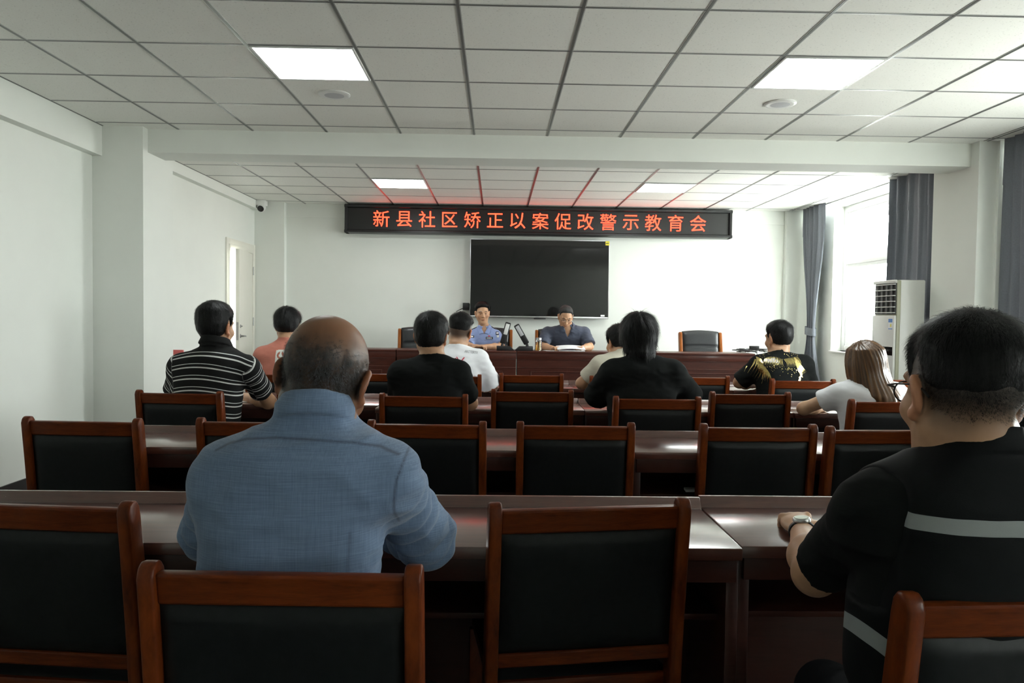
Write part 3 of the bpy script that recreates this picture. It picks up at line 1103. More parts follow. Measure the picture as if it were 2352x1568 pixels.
def fbm(p, seed=0, octv=3):
    a, s, o = 1.0, 0.0, 0.0
    for k in range(octv):
        o = o + a * vnoise(p * (2 ** k), seed + k)
        s += a
        a *= .5
    return o / s


def smoothstep(a, b, x):
    t = np.clip((x - a) / (b - a), 0, 1)
    return t * t * (3 - 2 * t)


class Field:
    def __init__(self, lo, hi, h):
        self.lo = np.array(lo, float)
        self.h = h
        self.n = np.ceil((np.array(hi) - self.lo) / h).astype(int) + 1
        self.D = np.full(tuple(self.n), 1.0, np.float32)

    def _sub(self, lo, hi, pad):
        a = np.clip(np.floor((np.array(lo) - pad - self.lo) / self.h).astype(int), 0, self.n)
        b = np.clip(np.ceil((np.array(hi) + pad - self.lo) / self.h).astype(int) + 1, 0, self.n)
        if (b <= a).any(): return None, None
        g = np.meshgrid(*[self.lo[i] + self.h * np.arange(a[i], b[i]) for i in range(3)], indexing='ij')
        return tuple(slice(a[i], b[i]) for i in range(3)), np.stack(g, -1)

    def add(self, fn, lo, hi, k=.02):
        s, P = self._sub(lo, hi, k + 3 * self.h)
        if s is None: return self
        d = fn(P)
        c = self.D[s]
        hh = np.maximum(k - np.abs(c - d), 0) / k
        self.D[s] = np.minimum(c, d) - hh * hh * k / 4
        return self

    def sub(self, fn, lo, hi, k=.01):
        s, P = self._sub(lo, hi, k + 3 * self.h)
        if s is None: return self
        d = -fn(P)
        c = self.D[s]
        hh = np.maximum(k - np.abs(c - d), 0) / k
        self.D[s] = np.maximum(c, d) + hh * hh * k / 4
        return self

    def mesh(self, relax=2):
        D = self.D
        inside = D < 0
        n = self.n
        c = np.zeros(tuple(n - 1), np.int8)
        for dx in (0, 1):
            for dy in (0, 1):
                for dz in (0, 1):
                    c += inside[dx:n[0] - 1 + dx, dy:n[1] - 1 + dy, dz:n[2] - 1 + dz]
        cell = (c > 0) & (c < 8)
        ii = np.argwhere(cell)
        idx = np.full(tuple(n - 1), -1, np.int64)
        idx[cell] = np.arange(len(ii))
        acc = np.zeros((len(ii), 3))
        cnt = np.zeros(len(ii))
        cor = [(x, y, z) for x in (0, 1) for y in (0, 1) for z in (0, 1)]
        val = {q: D[ii[:, 0] + q[0], ii[:, 1] + q[1], ii[:, 2] + q[2]].astype(float) for q in cor}
        for q in cor:
            for ax in range(3):
                if q[ax]: continue
                q2 = list(q)
                q2[ax] = 1
                a, b = val[q], val[tuple(q2)]
                m = (a < 0) != (b < 0)
                t = np.where(m, a / np.where(m, a - b, 1), 0)
                p = np.tile(np.array(q, float), (len(ii), 1))
                p[:, ax] += t
                acc[m] += p[m]
                cnt[m] += 1
        V = self.lo + self.h * (ii + acc / cnt[:, None])
        quads = []
        for ax in range(3):
            o1, o2 = [(1, 2), (2, 0), (0, 1)][ax]
            sl0 = [slice(None)] * 3
            sl1 = [slice(None)] * 3
            sl0[ax] = slice(0, n[ax] - 1)
            sl1[ax] = slice(1, n[ax])
            a, b = inside[tuple(sl0)], inside[tuple(sl1)]
            e = np.argwhere(a != b)
            ok = (e[:, o1] > 0) & (e[:, o2] > 0) & (e[:, o1] < n[o1] - 1) & (e[:, o2] < n[o2] - 1)
            e = e[ok]
            flip = a[e[:, 0], e[:, 1], e[:, 2]]
            def I(d1, d2):
                q = e.copy()
                q[:, o1] -= d1
                q[:, o2] -= d2
                return idx[q[:, 0], q[:, 1], q[:, 2]]
            q = np.stack([I(1, 1), I(0, 1), I(0, 0), I(1, 0)], 1)
            q[~flip] = q[~flip][:, ::-1]
            quads.append(q)
        F = np.concatenate(quads)
        V = relaxv(V, F, relax)
        return V, F


def relaxv(V, F, it, lam=.5):
    if it <= 0: return V
    E = np.concatenate([F[:, [0, 1]], F[:, [1, 2]], F[:, [2, 3]], F[:, [3, 0]]])
    E = np.concatenate([E, E[:, ::-1]])
    deg = np.bincount(E[:, 0], minlength=len(V)).astype(float)
    for _ in range(it):
        A = np.stack([np.bincount(E[:, 0], weights=V[E[:, 1], k], minlength=len(V)) for k in range(3)], 1) / np.maximum(deg, 1)[:, None]
        V = V + lam * (A - V)
    return V


def normals(V, F):
    n = np.cross(V[F[:, 2]] - V[F[:, 0]], V[F[:, 3]] - V[F[:, 1]])
    N = np.zeros_like(V)
    for k in range(4):
        for c in range(3):
            N[:, c] += np.bincount(F[:, k], weights=n[:, c], minlength=len(V))
    return N / np.maximum(np.linalg.norm(N, axis=1), 1e-12)[:, None]


def np_mesh(name, V, F, mat, parent, attrs=None, label=None, F3=None):
    me = bpy.data.meshes.new(name)
    nv, nq = len(V), len(F)
    n3 = 0 if F3 is None else len(F3)
    me.vertices.add(nv)
    me.vertices.foreach_set('co', np.asarray(V, np.float32).ravel())
    me.loops.add(nq * 4 + n3 * 3)
    li = np.asarray(F, np.int32).ravel()
    ls = np.arange(nq) * 4
    if n3:
        li = np.concatenate([li, np.asarray(F3, np.int32).ravel()])
        ls = np.concatenate([ls, nq * 4 + np.arange(n3) * 3])
    me.loops.foreach_set('vertex_index', li)
    me.polygons.add(nq + n3)
    me.polygons.foreach_set('loop_start', ls.astype(np.int32))
    me.update(calc_edges=True)
    me.validate()
    me.shade_smooth()
    for k, a in (attrs or {}).items():
        at_ = me.attributes.new(k, 'FLOAT', 'POINT')
        at_.data.foreach_set('value', np.asarray(a, np.float32))
    me.materials.append(mat)
    o = link(bpy.data.objects.new(name, me), parent)
    if label: o['label'] = label
    return o


# ---- distance shapes
def capsule(a, b, ra, rb):
    a, b = np.array(a, float), np.array(b, float)
    ab = b - a
    L = max(ab @ ab, 1e-9)
    r = max(ra, rb)
    lo, hi = np.minimum(a, b) - r, np.maximum(a, b) + r

    def fn(P):
        t = np.clip(((P - a) @ ab) / L, 0, 1)
        q = P - a - t[..., None] * ab
        return np.sqrt((q * q).sum(-1)) - (ra + (rb - ra) * t)
    return fn, lo, hi


def ellipsoid(c, r, R=None):
    c, r = np.array(c, float), np.array(r, float)
    m = r.max()

    def fn(P):
        q = P - c
        if R is not None: q = q @ R
        k0 = np.sqrt(((q / r) ** 2).sum(-1))
        k1 = np.sqrt(((q / r ** 2) ** 2).sum(-1))
        return k0 * (k0 - 1) / np.maximum(k1, 1e-6)
    return fn, c - m, c + m


def loft(rows, grow=0.0, z0=None, z1=None, expo=2.3):
    """stack of rounded sections: rows of (z, half width, half depth, cx, cy)"""
    rows = np.array(sorted(rows), float)
    zz = np.linspace(rows[0, 0], rows[-1, 0], 160)
    T = np.stack([np.interp(zz, rows[:, 0], rows[:, i]) for i in range(1, 5)], 1)
    ker = np.hanning(17)
    ker /= ker.sum()
    Tp = np.pad(T, ((8, 8), (0, 0)), 'edge')
    T = np.stack([np.convolve(Tp[:, i], ker, 'valid') for i in range(4)], 1)
    a = rows[0, 0] if z0 is None else z0
    b = rows[-1, 0] if z1 is None else z1
    w = T[:, :2].max() + grow + .02
    lo = np.array([T[:, 2].min() - w, T[:, 3].min() - w, a])
    hi = np.array([T[:, 2].max() + w, T[:, 3].max() + w, b])

    def fn(P):
        z = P[..., 2]
        t = [np.interp(z, zz, T[:, i]) for i in range(4)]
        hw, hd = t[0] + grow, t[1] + grow
        q = (np.abs((P[..., 0] - t[2]) / hw) ** expo + np.abs((P[..., 1] - t[3]) / hd) ** expo) ** (1 / expo)
        d = (q - 1) * np.minimum(hw, hd) * .92
        dz = np.maximum(a - z, z - b)
        return np.maximum(d, dz)
    return fn, lo, hi


def rot3(yaw=0, pitch=0, roll=0):
    """columns are the turned axes; pitch > 0 looks up, yaw > 0 turns left, roll > 0 tips to the right"""
    return np.array((Matrix.Rotation(yaw, 3, 'Z') @ Matrix.Rotation(pitch, 3, 'X') @ Matrix.Rotation(roll, 3, 'Y')))


# ---- materials of people
def skin_mat(name, base, stub=(0.03, 0.03, 0.03), gloss=.42):
    t = NT(name)
    v = t.coord()
    f = t.noise(v, 22, 3)
    c = t.ramp(f, [(0.3, tuple(x * .88 for x in base)), (0.7, tuple(min(1, x * 1.08) for x in base))])
    red = tuple((base[0] * 1.05, base[1] * .62, base[2] * .5))
    c = t.mix(t.attr('red'), c, red)
    c = t.mix(t.attr('lip'), c, (base[0] * .75, base[1] * .42, base[2] * .42))
    c = t.mix(t.attr('stub'), c, stub)
    c = t.mix(t.attr('dark'), c, (.015, .012, .012))
    t.base(c)
    t.set(Roughness=gloss, Subsurface_Weight=.0, Specular_IOR_Level=.4)
    t.bump(t.noise(v, 260, 2), .08, .001)
    return t.m


def hair_mat(name, c, c2=None, rough=.45):
    t = NT(name)
    v = t.coord('Object', (1, 1, .12))
    f = t.noise(v, 160, 3, .6)
    t.base(t.ramp(f, [(0.3, c), (0.75, c2 or tuple(x * 2.2 for x in c))]))
    t.set(Roughness=rough, Specular_IOR_Level=.22)
    t.bump(f, .35, .003)
    return t.m


def cloth_mat(name, c, rough=.85, weave=700, var=.1, bump=.12, spec=.2):
    t = NT(name)
    v = t.coord()
    f = t.noise(t.coord('Object', (1, 1, 9)), 40, 3)
    w = t.noise(v, weave, 1)
    t.base(t.ramp(f, [(0.3, tuple(x * (1 - var) for x in c)), (0.7, tuple(min(1, x * (1 + var)) for x in c))]))
    dk = max(c) < .05
    t.set(Roughness=rough, Specular_IOR_Level=.10 if dk else spec, Sheen_Weight=.0 if dk else .15, Sheen_Roughness=.5)
    t.bump(w, bump, .001)
    return t.m


M['skin'] = skin_mat('skin', (.56, .32, .19))
M['skin_tan'] = skin_mat('skin_tan', (.25, .115, .058), stub=(.022, .022, .022), gloss=.42)
M['skin_pale'] = skin_mat('skin_pale', (.58, .36, .22))
M['hair_black'] = hair_mat('hair_black', (.005, .005, .0053), (.013, .013, .0135))
M['hair_grey'] = hair_mat('hair_grey', (.04, .04, .042), (.12, .12, .125))
M['hair_brown'] = hair_mat('hair_brown', (.045, .022, .010), (.21, .105, .04), .38)
M['trousers'] = cloth_mat('dark_trousers', (.012, .013, .016))
M['shoe'] = plain('dark_shoe', (.012, .011, .011), .35)
M['lens'] = glass('lens_glass')
M['frame'] = plain('spectacle_frame', (.012, .012, .013), .3)
M['c_black'] = cloth_mat('black_cotton', (.0095, .0105, .0105))
M['c_vest'] = cloth_mat('black_mesh_vest', (.0095, .0105, .0115), .7)
M['c_tape'] = plain('reflective_tape', (.36, .375, .375), .45, var=.06, scale=60)
M['c_white'] = cloth_mat('white_cotton', (.78, .79, .82), var=.02)
M['c_cream'] = cloth_mat('cream_cotton', (.60, .565, .46), var=.04)
M['c_salmon'] = cloth_mat('salmon_cotton', (.52, .185, .135), var=.06)
M['c_blue'] = cloth_mat('police_blue', (.27, .345, .60), var=.05)
M['c_grey'] = cloth_mat('slate_polo', (.062, .072, .105), var=.12)
M['c_navy_trim'] = plain('badge_black', (.012, .013, .018), .6)
M['gold'] = plain('gold_foil', (.78, .62, .25), .22, metal=1.0, var=.12, scale=60)
M['print_red'] = plain('print_red', (.55, .03, .06), .7)
M['print_dark'] = plain('print_dark', (.03, .035, .04), .7)
M['print_grey'] = plain('print_grey', (.18, .18, .19), .7)
M['print_white'] = plain('print_white', (.70, .71, .66), .7)
M['flag_red'] = plain('flag_red', (.6, .03, .03), .5)


def stripe_mat():
    t = NT('striped_polo')
    u = t.attr('u')
    # period 1: a thin line, then a thicker line
    fr = t.math('FRACT', u)
    d1 = t.math('LESS_THAN', t.math('ABSOLUTE', t.math('SUBTRACT', fr, .62)), .030)
    d2 = t.math('LESS_THAN', t.math('ABSOLUTE', t.math('SUBTRACT', fr, .30)), .058)
    s = t.math('MULTIPLY', t.math('MAXIMUM', d1, d2), t.attr('on'))
    t.base(t.mix(s, (.0115, .0115, .012), (.72, .73, .70)))
    t.set(Roughness=.85, Specular_IOR_Level=.2)
    t.bump(t.noise(t.coord(), 700, 1), .1, .001)
    return t.m


def shirt_mat():
    """chambray shirt: slubby blue weave, darker stitched seams"""
    t = NT('chambray_shirt')
    h = t.noise(t.coord('Object', (3, 3, 170)), 5, 4, .6)
    v = t.noise(t.coord('Object', (120, 30, 3)), 4, 3, .6)
    m = t.math('ADD', t.math('MULTIPLY', h, .6), t.math('MULTIPLY', v, .4))
    c = t.ramp(m, [(.36, (.105, .155, .245)), (.64, (.175, .248, .372))])
    c = t.mix(t.math('MULTIPLY', t.attr('seam'), .8), c, (.045, .06, .095))
    t.base(c)
    t.set(Roughness=.85, Specular_IOR_Level=.2, Sheen_Weight=.2)
    t.bump(m, .15, .002)
    return t.m


M['c_stripe'] = stripe_mat()
M['c_chambray'] = shirt_mat()


# ---- the figure
def default_rows(zs, W=1.0, D=1.0, lean=.06, zseat=.46, waist=1.0):
    H_ = zs - zseat
    tab = [(-.10, .155, .115), (.05, .178, .130), (.18, .172 * waist, .125 * waist), (.40, .165 * waist, .118 * waist), (.62, .176, .118), (.80, .186, .115),
           (.92, .176, .100), (1.0, .140, .080), (1.06, .095, .066), (1.12, .062, .058)]
    out = []
    for t, w, d in tab:
        tt = max(t, 0)
        out.append((zseat + H_ * t, w * W, d * D, 0.0, lean * tt ** 1.5))
    return out


class Person:
    def __init__(self, label, org, yaw, skin, h=.006, name='person', cat='person', group=None):
        self.org = Vector((org[0], org[1], 0))
        self.yaw = yaw
        self.h = h
        self.skin = skin
        self.root = None
        self.label, self.cat, self.name = label, cat, name
        self.Mi = np.array(rotz(-yaw).to_3x3())

    def L(self, p):
        p = np.array(p, float) - np.array(self.org)
        return self.Mi @ p

    def build(self, rows, head, sh, el, wr, hands=(None, None), neck_r=.056, head_scale=1.0, knees=None, detail=0, ear_red=.6, face=True, bald=False, arm=1.0, stub=None, hand_dir=None):
        """head: (centre world, yaw, pitch, roll), sh/el/wr: (left, right) world points"""
        self.rows = rows
        hc = self.L(head[0])
        self.hc = hc
        R = rot3(head[1] - self.yaw, head[2], head[3])
        self.R = R
        s = head_scale
        self.hs = s
        self.sh = [self.L(p) for p in sh]
        self.el = [self.L(p) for p in el]
        self.wr = [self.L(p) for p in wr]
        zs = rows[-3][0]
        top = rows[-1]
        self.nb = np.array([top[3], top[4], top[0] - .02])
        pts = np.array([hc + .16, hc - .16] + self.sh + self.el + self.wr + [p + .0 for p in self.wr])
        kn = knees or [np.array([-.12, .40, .49]), np.array([.12, .40, .49])]
        an = [k + np.array([0, -.04, -.40]) for k in kn]
        self.kn, self.an = kn, an
        lo = np.minimum(pts.min(0), [-.26, -.22, .04]) - .2
        hi = np.maximum(pts.max(0), [.26, .60, 1.0]) + .2
        lo[2] = .03
        # ---------------- body
        F = Field(lo, hi, self.h)
        F.add(*loft(rows, -.016, z1=rows[-1][0] - .01), k=.03)
        F.add(*capsule(self.nb - np.array([0, 0, .03]), hc + R @ np.array([0, -.022, -.055]) * s, neck_r * 1.08, neck_r * .95), k=.05)
        for i in (0, 1):
            a, b, c = self.sh[i], self.el[i], self.wr[i]
            F.add(*capsule(np.array([0, rows[-4][4], a[2]]) * .5 + a * .5, a, .06, .05 * arm), k=.05)
            F.add(*capsule(a, b, .046 * arm, .040 * arm), k=.03)
            F.add(*capsule(b, b + (c - b) * .35, .040 * arm, .042 * arm), k=.025)
            F.add(*capsule(b + (c - b) * .35, c, .041 * arm, .026 * arm), k=.025)
            hip = np.array([-.09 if i == 0 else .09, .03, .52])
            F.add(*capsule(hip, kn[i], .075, .052), k=.04)
            F.add(*capsule(kn[i], an[i], .048, .034), k=.02)
            self.hand(F, i, hands[i])
        self.head_shapes(F, hc, R, s, face)
        V, Q = F.mesh(2)
        P = (V - hc) @ R / s
        at_ = self.face_attrs(P, ear_red, face)
        at_['stub'] = np.zeros(len(V)) if stub is None else stub(P)
        self.root = np_mesh(self.name, V, Q, self.skin, None, at_)
        self.root.location = self.org
        self.root.rotation_euler.z = self.yaw
        tag(self.root, self.label, self.cat)
        self.lo, self.hi = lo, hi
        # ---------------- trousers and shoes
        F = Field([-.3, -.25, .06], [.3, .62, .78], .009)
        F.add(*loft(rows, .004, z0=.40, z1=rows[2][0] + .05), k=.03)
        for i in (0, 1):
            hip = np.array([-.09 if i == 0 else .09, .03, .53])
            F.add(*capsule(hip, kn[i], .088, .066), k=.04)
            F.add(*capsule(kn[i], an[i], .062, .052), k=.02)
        V, Q = F.mesh(2)
        np_mesh('trousers', V, Q, M['trousers'], self.root)
        for i in (0, 1):
            F = Field(an[i] - np.array([.08, .12, .1]), an[i] + np.array([.08, .26, .12]), .009)
            b = an[i].copy()
            F.add(*capsule(b + [0, -.02, -.01], b + [0, .0, -.045], .045, .042), k=.03)
            F.add(*capsule(b + [0, 0, -.047], b + [0, .15, -.055], .042, .036), k=.03)
            F.D = np.maximum(F.D, (.002 - (F.lo[2] + F.h * np.arange(F.n[2])))[None, None, :]).astype(np.float32)
            V, Q = F.mesh(1)
            np_mesh('shoe', V, Q, M['shoe'], self.root)
        return self

    def head_shapes(self, F, hc, R, s, face):
        def T(p): return hc + R @ (np.array(p, float) * s)

        def E(c, r, k, R2=None):
            RR = R if R2 is None else R @ R2
            F.add(*ellipsoid(T(c), np.array(r) * s, RR), k=k * s)
        E((0, -.014, .032), (.077, .097, .086), .02)
        E((0, .028, -.03), (.062, .066, .085), .03)
        for x in (-1, 1):
            F.add(*capsule(T((x * .048, -.005, -.055)), T((x * .014, .066, -.102)), .024 * s, .020 * s), k=.03 * s)
            E((x * .045, .058, -.028), (.024, .022, .022), .02)
            # ear: a tilted disc with a hollow and a lobe
            Re = rot3(x * .45, 0, x * .12)
            E((x * .083, -.012, -.004), (.010, .021, .033), .008, Re)
            E((x * .082, .0, -.035), (.008, .011, .012), .008, Re)
            F.sub(*ellipsoid(T((x * .091, -.008, -.004)), np.array((.007, .012, .018)) * s, R @ Re), k=.006 * s)
        E((0, .060, -.108), (.024, .022, .018), .02)
        if face:
            F.add(*capsule(T((0, .088, .012)), T((0, .109, -.028)), .0085 * s, .0125 * s), k=.015 * s)
            for x in (-1, 1):
                E((x * .011, .098, -.034), (.0085, .012, .008), .008)
                F.add(*capsule(T((x * .016, .088, .027)), T((x * .048, .074, .028)), .0085 * s, .0075 * s), k=.015 * s)
                F.sub(*ellipsoid(T((x * .031, .098, .006)), np.array((.019, .016, .012)) * s, R), k=.012 * s)
                E((x * .031, .074, .005), (.0145, .0145, .0125), .004)
            E((0, .088, -.062), (.024, .010, .0065), .008)
            E((0, .087, -.073), (.020, .010, .0065), .008)

    def face_attrs(self, P, ear_red, face):
        x, y, z = P[:, 0], P[:, 1], P[:, 2]
        ax = np.abs(x)
        near = (np.abs(P) < .2).all(1)
        ear = smoothstep(.074, .084, ax) * near * (np.abs(z + .01) < .05) * (np.abs(y) < .05)
        a = {'red': ear * ear_red, 'lip': np.zeros(len(P)), 'dark': np.zeros(len(P))}
        if face:
            a['lip'] = np.exp(-((x / .022) ** 2 + ((z + .068) / .008) ** 2) ** 2) * (y > .07) * near * .8
            brow = np.exp(-(((ax - .033) / .019) ** 2 + ((z - .030 - .003 * (1 - ((ax - .033) / .02) ** 2)) / .0055) ** 2) ** 2) * (y > .05) * near * .85
            eye = np.exp(-(((ax - .031) / .015) ** 2 + ((z - .005) / .0045) ** 2) ** 2) * (y > .06) * near * .8
            line = np.exp(-((x / .019) ** 2 + ((z + .0675) / .0022) ** 2) ** 2) * (y > .07) * near * .5
            a['dark'] = np.maximum(np.maximum(brow, eye), line)
        a['red'] = np.maximum(a['red'], .25 * np.exp(-(((ax - .045) / .025) ** 2 + ((z + .03) / .025) ** 2)) * (y > .03) * near)
        return a

    def hand(self, F, i, spec):
        """palm, four unequal fingers and a thumb; spec: dict(dir, up, curl, spread)"""
        w = self.wr[i]
        d0 = self.wr[i] - self.el[i]
        spec = spec or {}
        d = np.array(spec.get('dir', d0), float)
        if 'dir' in spec: d = self.Mi @ d
        d = d / np.linalg.norm(d)
        up = np.array(spec.get('up', (0, 0, 1)), float)
        if 'up' in spec: up = self.Mi @ up
        up = up - d * (up @ d)
        up = up / np.linalg.norm(up)
        sd = np.cross(d, up)          # points to the right of the hand seen from its back
        th = -1 if i == 1 else 1      # thumb side: left of a right hand, right of a left hand
        curl = spec.get('curl', .45)
        sz = spec.get('size', 1.0)
        R = np.stack([sd, d, up], 1)
        F.add(*ellipsoid(w + d * .048 * sz, np.array((.041, .056, .017)) * sz, R), k=.012)
        for j, (off, ln) in enumerate(((.030, .070), (.010, .080), (-.010, .074), (-.029, .058))):
            a = w + (d * .086 + sd * th * off) * sz
            ang = -curl * .6 - .05 * j
            p = a.copy()
            r = .0092 * sz
            dirs = d + sd * th * off * 2.0 * spec.get('spread', .5)
            dirs /= np.linalg.norm(dirs)
            for seg, fr in enumerate((.46, .31, .23)):
                v = dirs * math.cos(ang) + up * math.sin(ang)
                q = p + v * ln * fr * sz
                F.add(*capsule(p, q, r, r * .93), k=.004)
                p = q
                r *= .93
                ang -= curl * (.9 if seg == 0 else .7)
            F.add(*ellipsoid(a + up * .004, (.011 * sz,) * 3), k=.008)
        p = w + (d * .022 + sd * th * .030) * sz
        v = d * .62 + sd * th * .75 - up * .2
        v /= np.linalg.norm(v)
        q = p + v * .042 * sz
        F.add(*capsule(p, q, .0135 * sz, .011 * sz), k=.014)
        v = d * .93 + sd * th * .2 - up * .25
        v /= np.linalg.norm(v)
        F.add(*capsule(q, q + v * .034 * sz, .0105 * sz, .0085 * sz), k=.004)

    # ---------------- clothing
    def shirt(self, mat, name='t_shirt', sleeve=.72, grow=.010, h=None, z0=.50, sr=(.072, .062), rug=.0035, neck_cut=.075, neck_z=.0, collar=None,
              seed=1, fold=(8, 5, 14), attr=None, extra=None, elbow_fold=0.0, hem=True, shoulder_drop=.0, long_r=.036, neck_slope=.35, vneck=None):
        h = h or self.h
        F = Field(self.lo, self.hi, h)
        F.add(*loft(self.rows, grow, z0=z0), k=.02)
        ends = []
        for i in (0, 1):
            a, b, c = self.sh[i], self.el[i], self.wr[i]
            a2 = np.array([a[0] * .62, a[1] * .6 + self.rows[-4][4] * .4, a[2] + .006])
            F.add(*capsule(a2, a, sr[0] * .98, sr[0] * .95), k=.05)
            G = Field(self.lo, self.hi, h)
            if sleeve <= 1:
                e = a + (b - a) * sleeve
                G.add(*capsule(a, a + (b - a) * (sleeve + .12), sr[0] * .94, sr[1]), k=.02)
                n = (b - a) / np.linalg.norm(b - a)
                cut = e
            else:
                e = b + (c - b) * (sleeve - 1)
                G.add(*capsule(a, b, sr[0] * .94, sr[1]), k=.02)
                G.add(*capsule(b, b + (c - b) * min(1, sleeve - 1 + .08), sr[1], long_r), k=.025)
                n = (c - b) / np.linalg.norm(c - b)
                cut = e
            # hem plane only acts near the sleeve end
            s, P = G._sub(cut - .14, cut + .14, 0)
            if s is not None:
                pl = (P - cut) @ n
                G.D[s] = np.maximum(G.D[s], np.where(((P - cut) ** 2).sum(-1) < .0169, pl, -1)).astype(np.float32)
            k = .03
            hh = np.maximum(k - np.abs(F.D - G.D), 0) / k
            F.D = (np.minimum(F.D, G.D) - hh * hh * k / 4).astype(np.float32)
            ends.append((cut, n))
        # neckline: cut by a plane tilted down to the front
        nb = self.nb
        s, P = F._sub(nb - .14, nb + .14, .0)
        if s is not None:
            q = P - nb
            pl = q[..., 2] - neck_z - neck_slope * -(q[..., 1])
            r = np.sqrt(q[..., 0] ** 2 + (q[..., 1]) ** 2)
            F.D[s] = np.maximum(F.D[s], np.where(r < neck_cut + .05, pl, -1)).astype(np.float32)
        if vneck:
            s, P = F._sub(nb - .2, nb + .2, .0)
            q = P - nb
            F.D[s] = np.maximum(F.D[s], np.minimum((q[..., 2] + vneck[0]) * vneck[1] - np.abs(q[..., 0]), q[..., 1])).astype(np.float32)
        if collar:
            self._collar(F, **collar)
        if extra: extra(F)
        V, Q = F.mesh(2)
        N = normals(V, Q)
        fx = np.array(fold, float)
        d = fbm(V * fx, seed, 3) * rug
        d += (np.abs(fbm(V * fx * 1.7 + 5.2, seed + 9, 2)) - .25) * -rug * 1.3
        for i in (0, 1):
            a, b, c = self.sh[i], self.el[i], self.wr[i]
            for (p0, p1, amp) in ((a, b, elbow_fold), (b, c, elbow_fold if sleeve > 1 else 0)):
                if amp <= 0: continue
                ab = p1 - p0
                L = np.linalg.norm(ab)
                t = ((V - p0) @ ab) / L ** 2
                qd = np.linalg.norm(V - p0 - t[:, None] * ab, axis=1)
                m = np.exp(-((qd / .085) ** 4)) * smoothstep(-.05, .2, t) * (1 - smoothstep(.95, 1.1, t))
                ph = t * L / .045 * 2 * PI + 3.0 * vnoise(V * 11, seed + 3) + 1.5 * np.sin(np.arctan2(N[:, 0], N[:, 1]) + i)
                d += m * amp * (np.abs(np.sin(ph * .5)) ** .7 - .55) * (.6 + .6 * vnoise(V * 6, seed + 5))
        V = V + N * d[:, None]
        V = relaxv(V, Q, 1, .4)
        at_ = attr(self, V, N) if attr else None
        o = np_mesh(name, V, Q, mat, self.root, at_)
        self.shirt_V, self.shirt_Q = V, Q
        return o

    def _collar(self, F, r=.066, hgt=.045, thick=.006, tilt=.25, dz=0.0, dy=0.0, flare=.35, open_front=False, leaf=0.0):
        nb = self.nb + np.array([0, dy, dz])

        def fn(P):
            q = P - nb
            z = q[..., 2] + tilt * q[..., 1]
            rr = np.sqrt((q[..., 0]) ** 2 + (q[..., 1] * .95) ** 2)
            R_ = r + flare * (np.maximum(hgt * .5 - z, 0))
            d = np.abs(rr - R_) - thick
            dz_ = np.abs(z) - hgt * .5
            d = np.maximum(d, dz_)
            if leaf:
                d2 = np.maximum(np.abs(rr - R_ - .006 - .10 * np.maximum(hgt * .5 - z, 0)) - thick, np.maximum(z - hgt * .5, hgt * .5 - leaf - z))
                d = np.minimum(d, d2)
            if open_front:
                gap = .010 + np.maximum(hgt * .5 + .004 - z, 0) * open_front
                d = np.where(q[..., 1] > 0, np.maximum(d, gap - np.abs(q[..., 0])), d)
            return d
        F.add(fn, nb - .14, nb + .14, k=.006)

    def project(self, items, mat, name, lift=.0035, label=None, from_back=True, parent=None):
        """lays flat artwork (list of (verts (x,z local), faces)) onto the shirt seen from behind or the front"""
        bvh = BVHTree.FromPolygons([tuple(v) for v in self.shirt_V], [tuple(q) for q in self.shirt_Q])
        mb = MB()
        for vs, fs in items:
            out = []
            ok = True
            for x, z in vs:
                o = Vector((x, -1.0 if from_back else 1.2, z))
                hit, nrm, _, _ = bvh.ray_cast(o, Vector((0, 1 if from_back else -1, 0)))
                if hit is None:
                    ok = False
                    break
                out.append(hit + Vector((0, -lift if from_back else lift, 0)))
            if ok: mb.add(out, fs)
        if mb.v: return mb.build(name, mat, parent or self.root, 0, label)

    def hair(self, mat, nape=-.055, side=.012, front=.075, top=.022, sidet=.010, seed=0, strands=2500, length=.02, width=.0011, lump=.004, h=None, name='hair', ear_drop=.03, ramp=.05, sweep=0.0, backt=None, parting=None, lift=.25, crown=(-.02, -.05), flat=0.0, shell=True, dens=None):
        hc, R, s = self.hc, self.R, self.hs
        h = h or self.h * .8
        backt = sidet if backt is None else backt
        # work in head space
        lo, hi = np.array([-.15, -.17, -.16]), np.array([.15, .17, .18])
        F = Field(lo, hi, h)
        base = Field(lo, hi, h)
        base.add(*ellipsoid((0, -.014, .032), (.077, .097, .086)), k=.02)
        base.add(*ellipsoid((0, .028, -.03), (.062, .066, .085)), k=.03)
        base.add(*capsule((0, -.022, -.05), (0, -.03, -.12), .056, .056), k=.04)
        g = np.meshgrid(*[lo[i] + h * np.arange(base.n[i]) for i in range(3)], indexing='ij')
        P = np.stack(g, -1)
        T = self._thick(P, nape, side, front, top, sidet, ear_drop, ramp, backt, flat)
        T = T + np.where(T > 0, 1, 0) * (fbm(P * 26, seed, 2) * lump + vnoise(P * np.array([75, 75, 22]), seed + 7) * lump * .35)
        if parting is not None:
            T = T - .010 * np.exp(-((P[..., 0] - parting) / .006) ** 2) * smoothstep(.06, .09, P[..., 2])
        F.D = (base.D - T).astype(np.float32)
        V, Q = F.mesh(1)
        N = normals(V, Q)
        # only the shell that stands off the skin
        T2 = self._thick(V, nape, side, front, top, sidet, ear_drop, ramp, backt, flat)
        keep = (T2 > -.0015)
        fk = keep[Q].all(1)
        Q = Q[fk]
        used = np.unique(Q)
        re = np.full(len(V), -1)
        re[used] = np.arange(len(used))
        V, N, T2 = V[used], N[used], T2[used]
        Q = re[Q]
        F3 = []
        verts = [V]
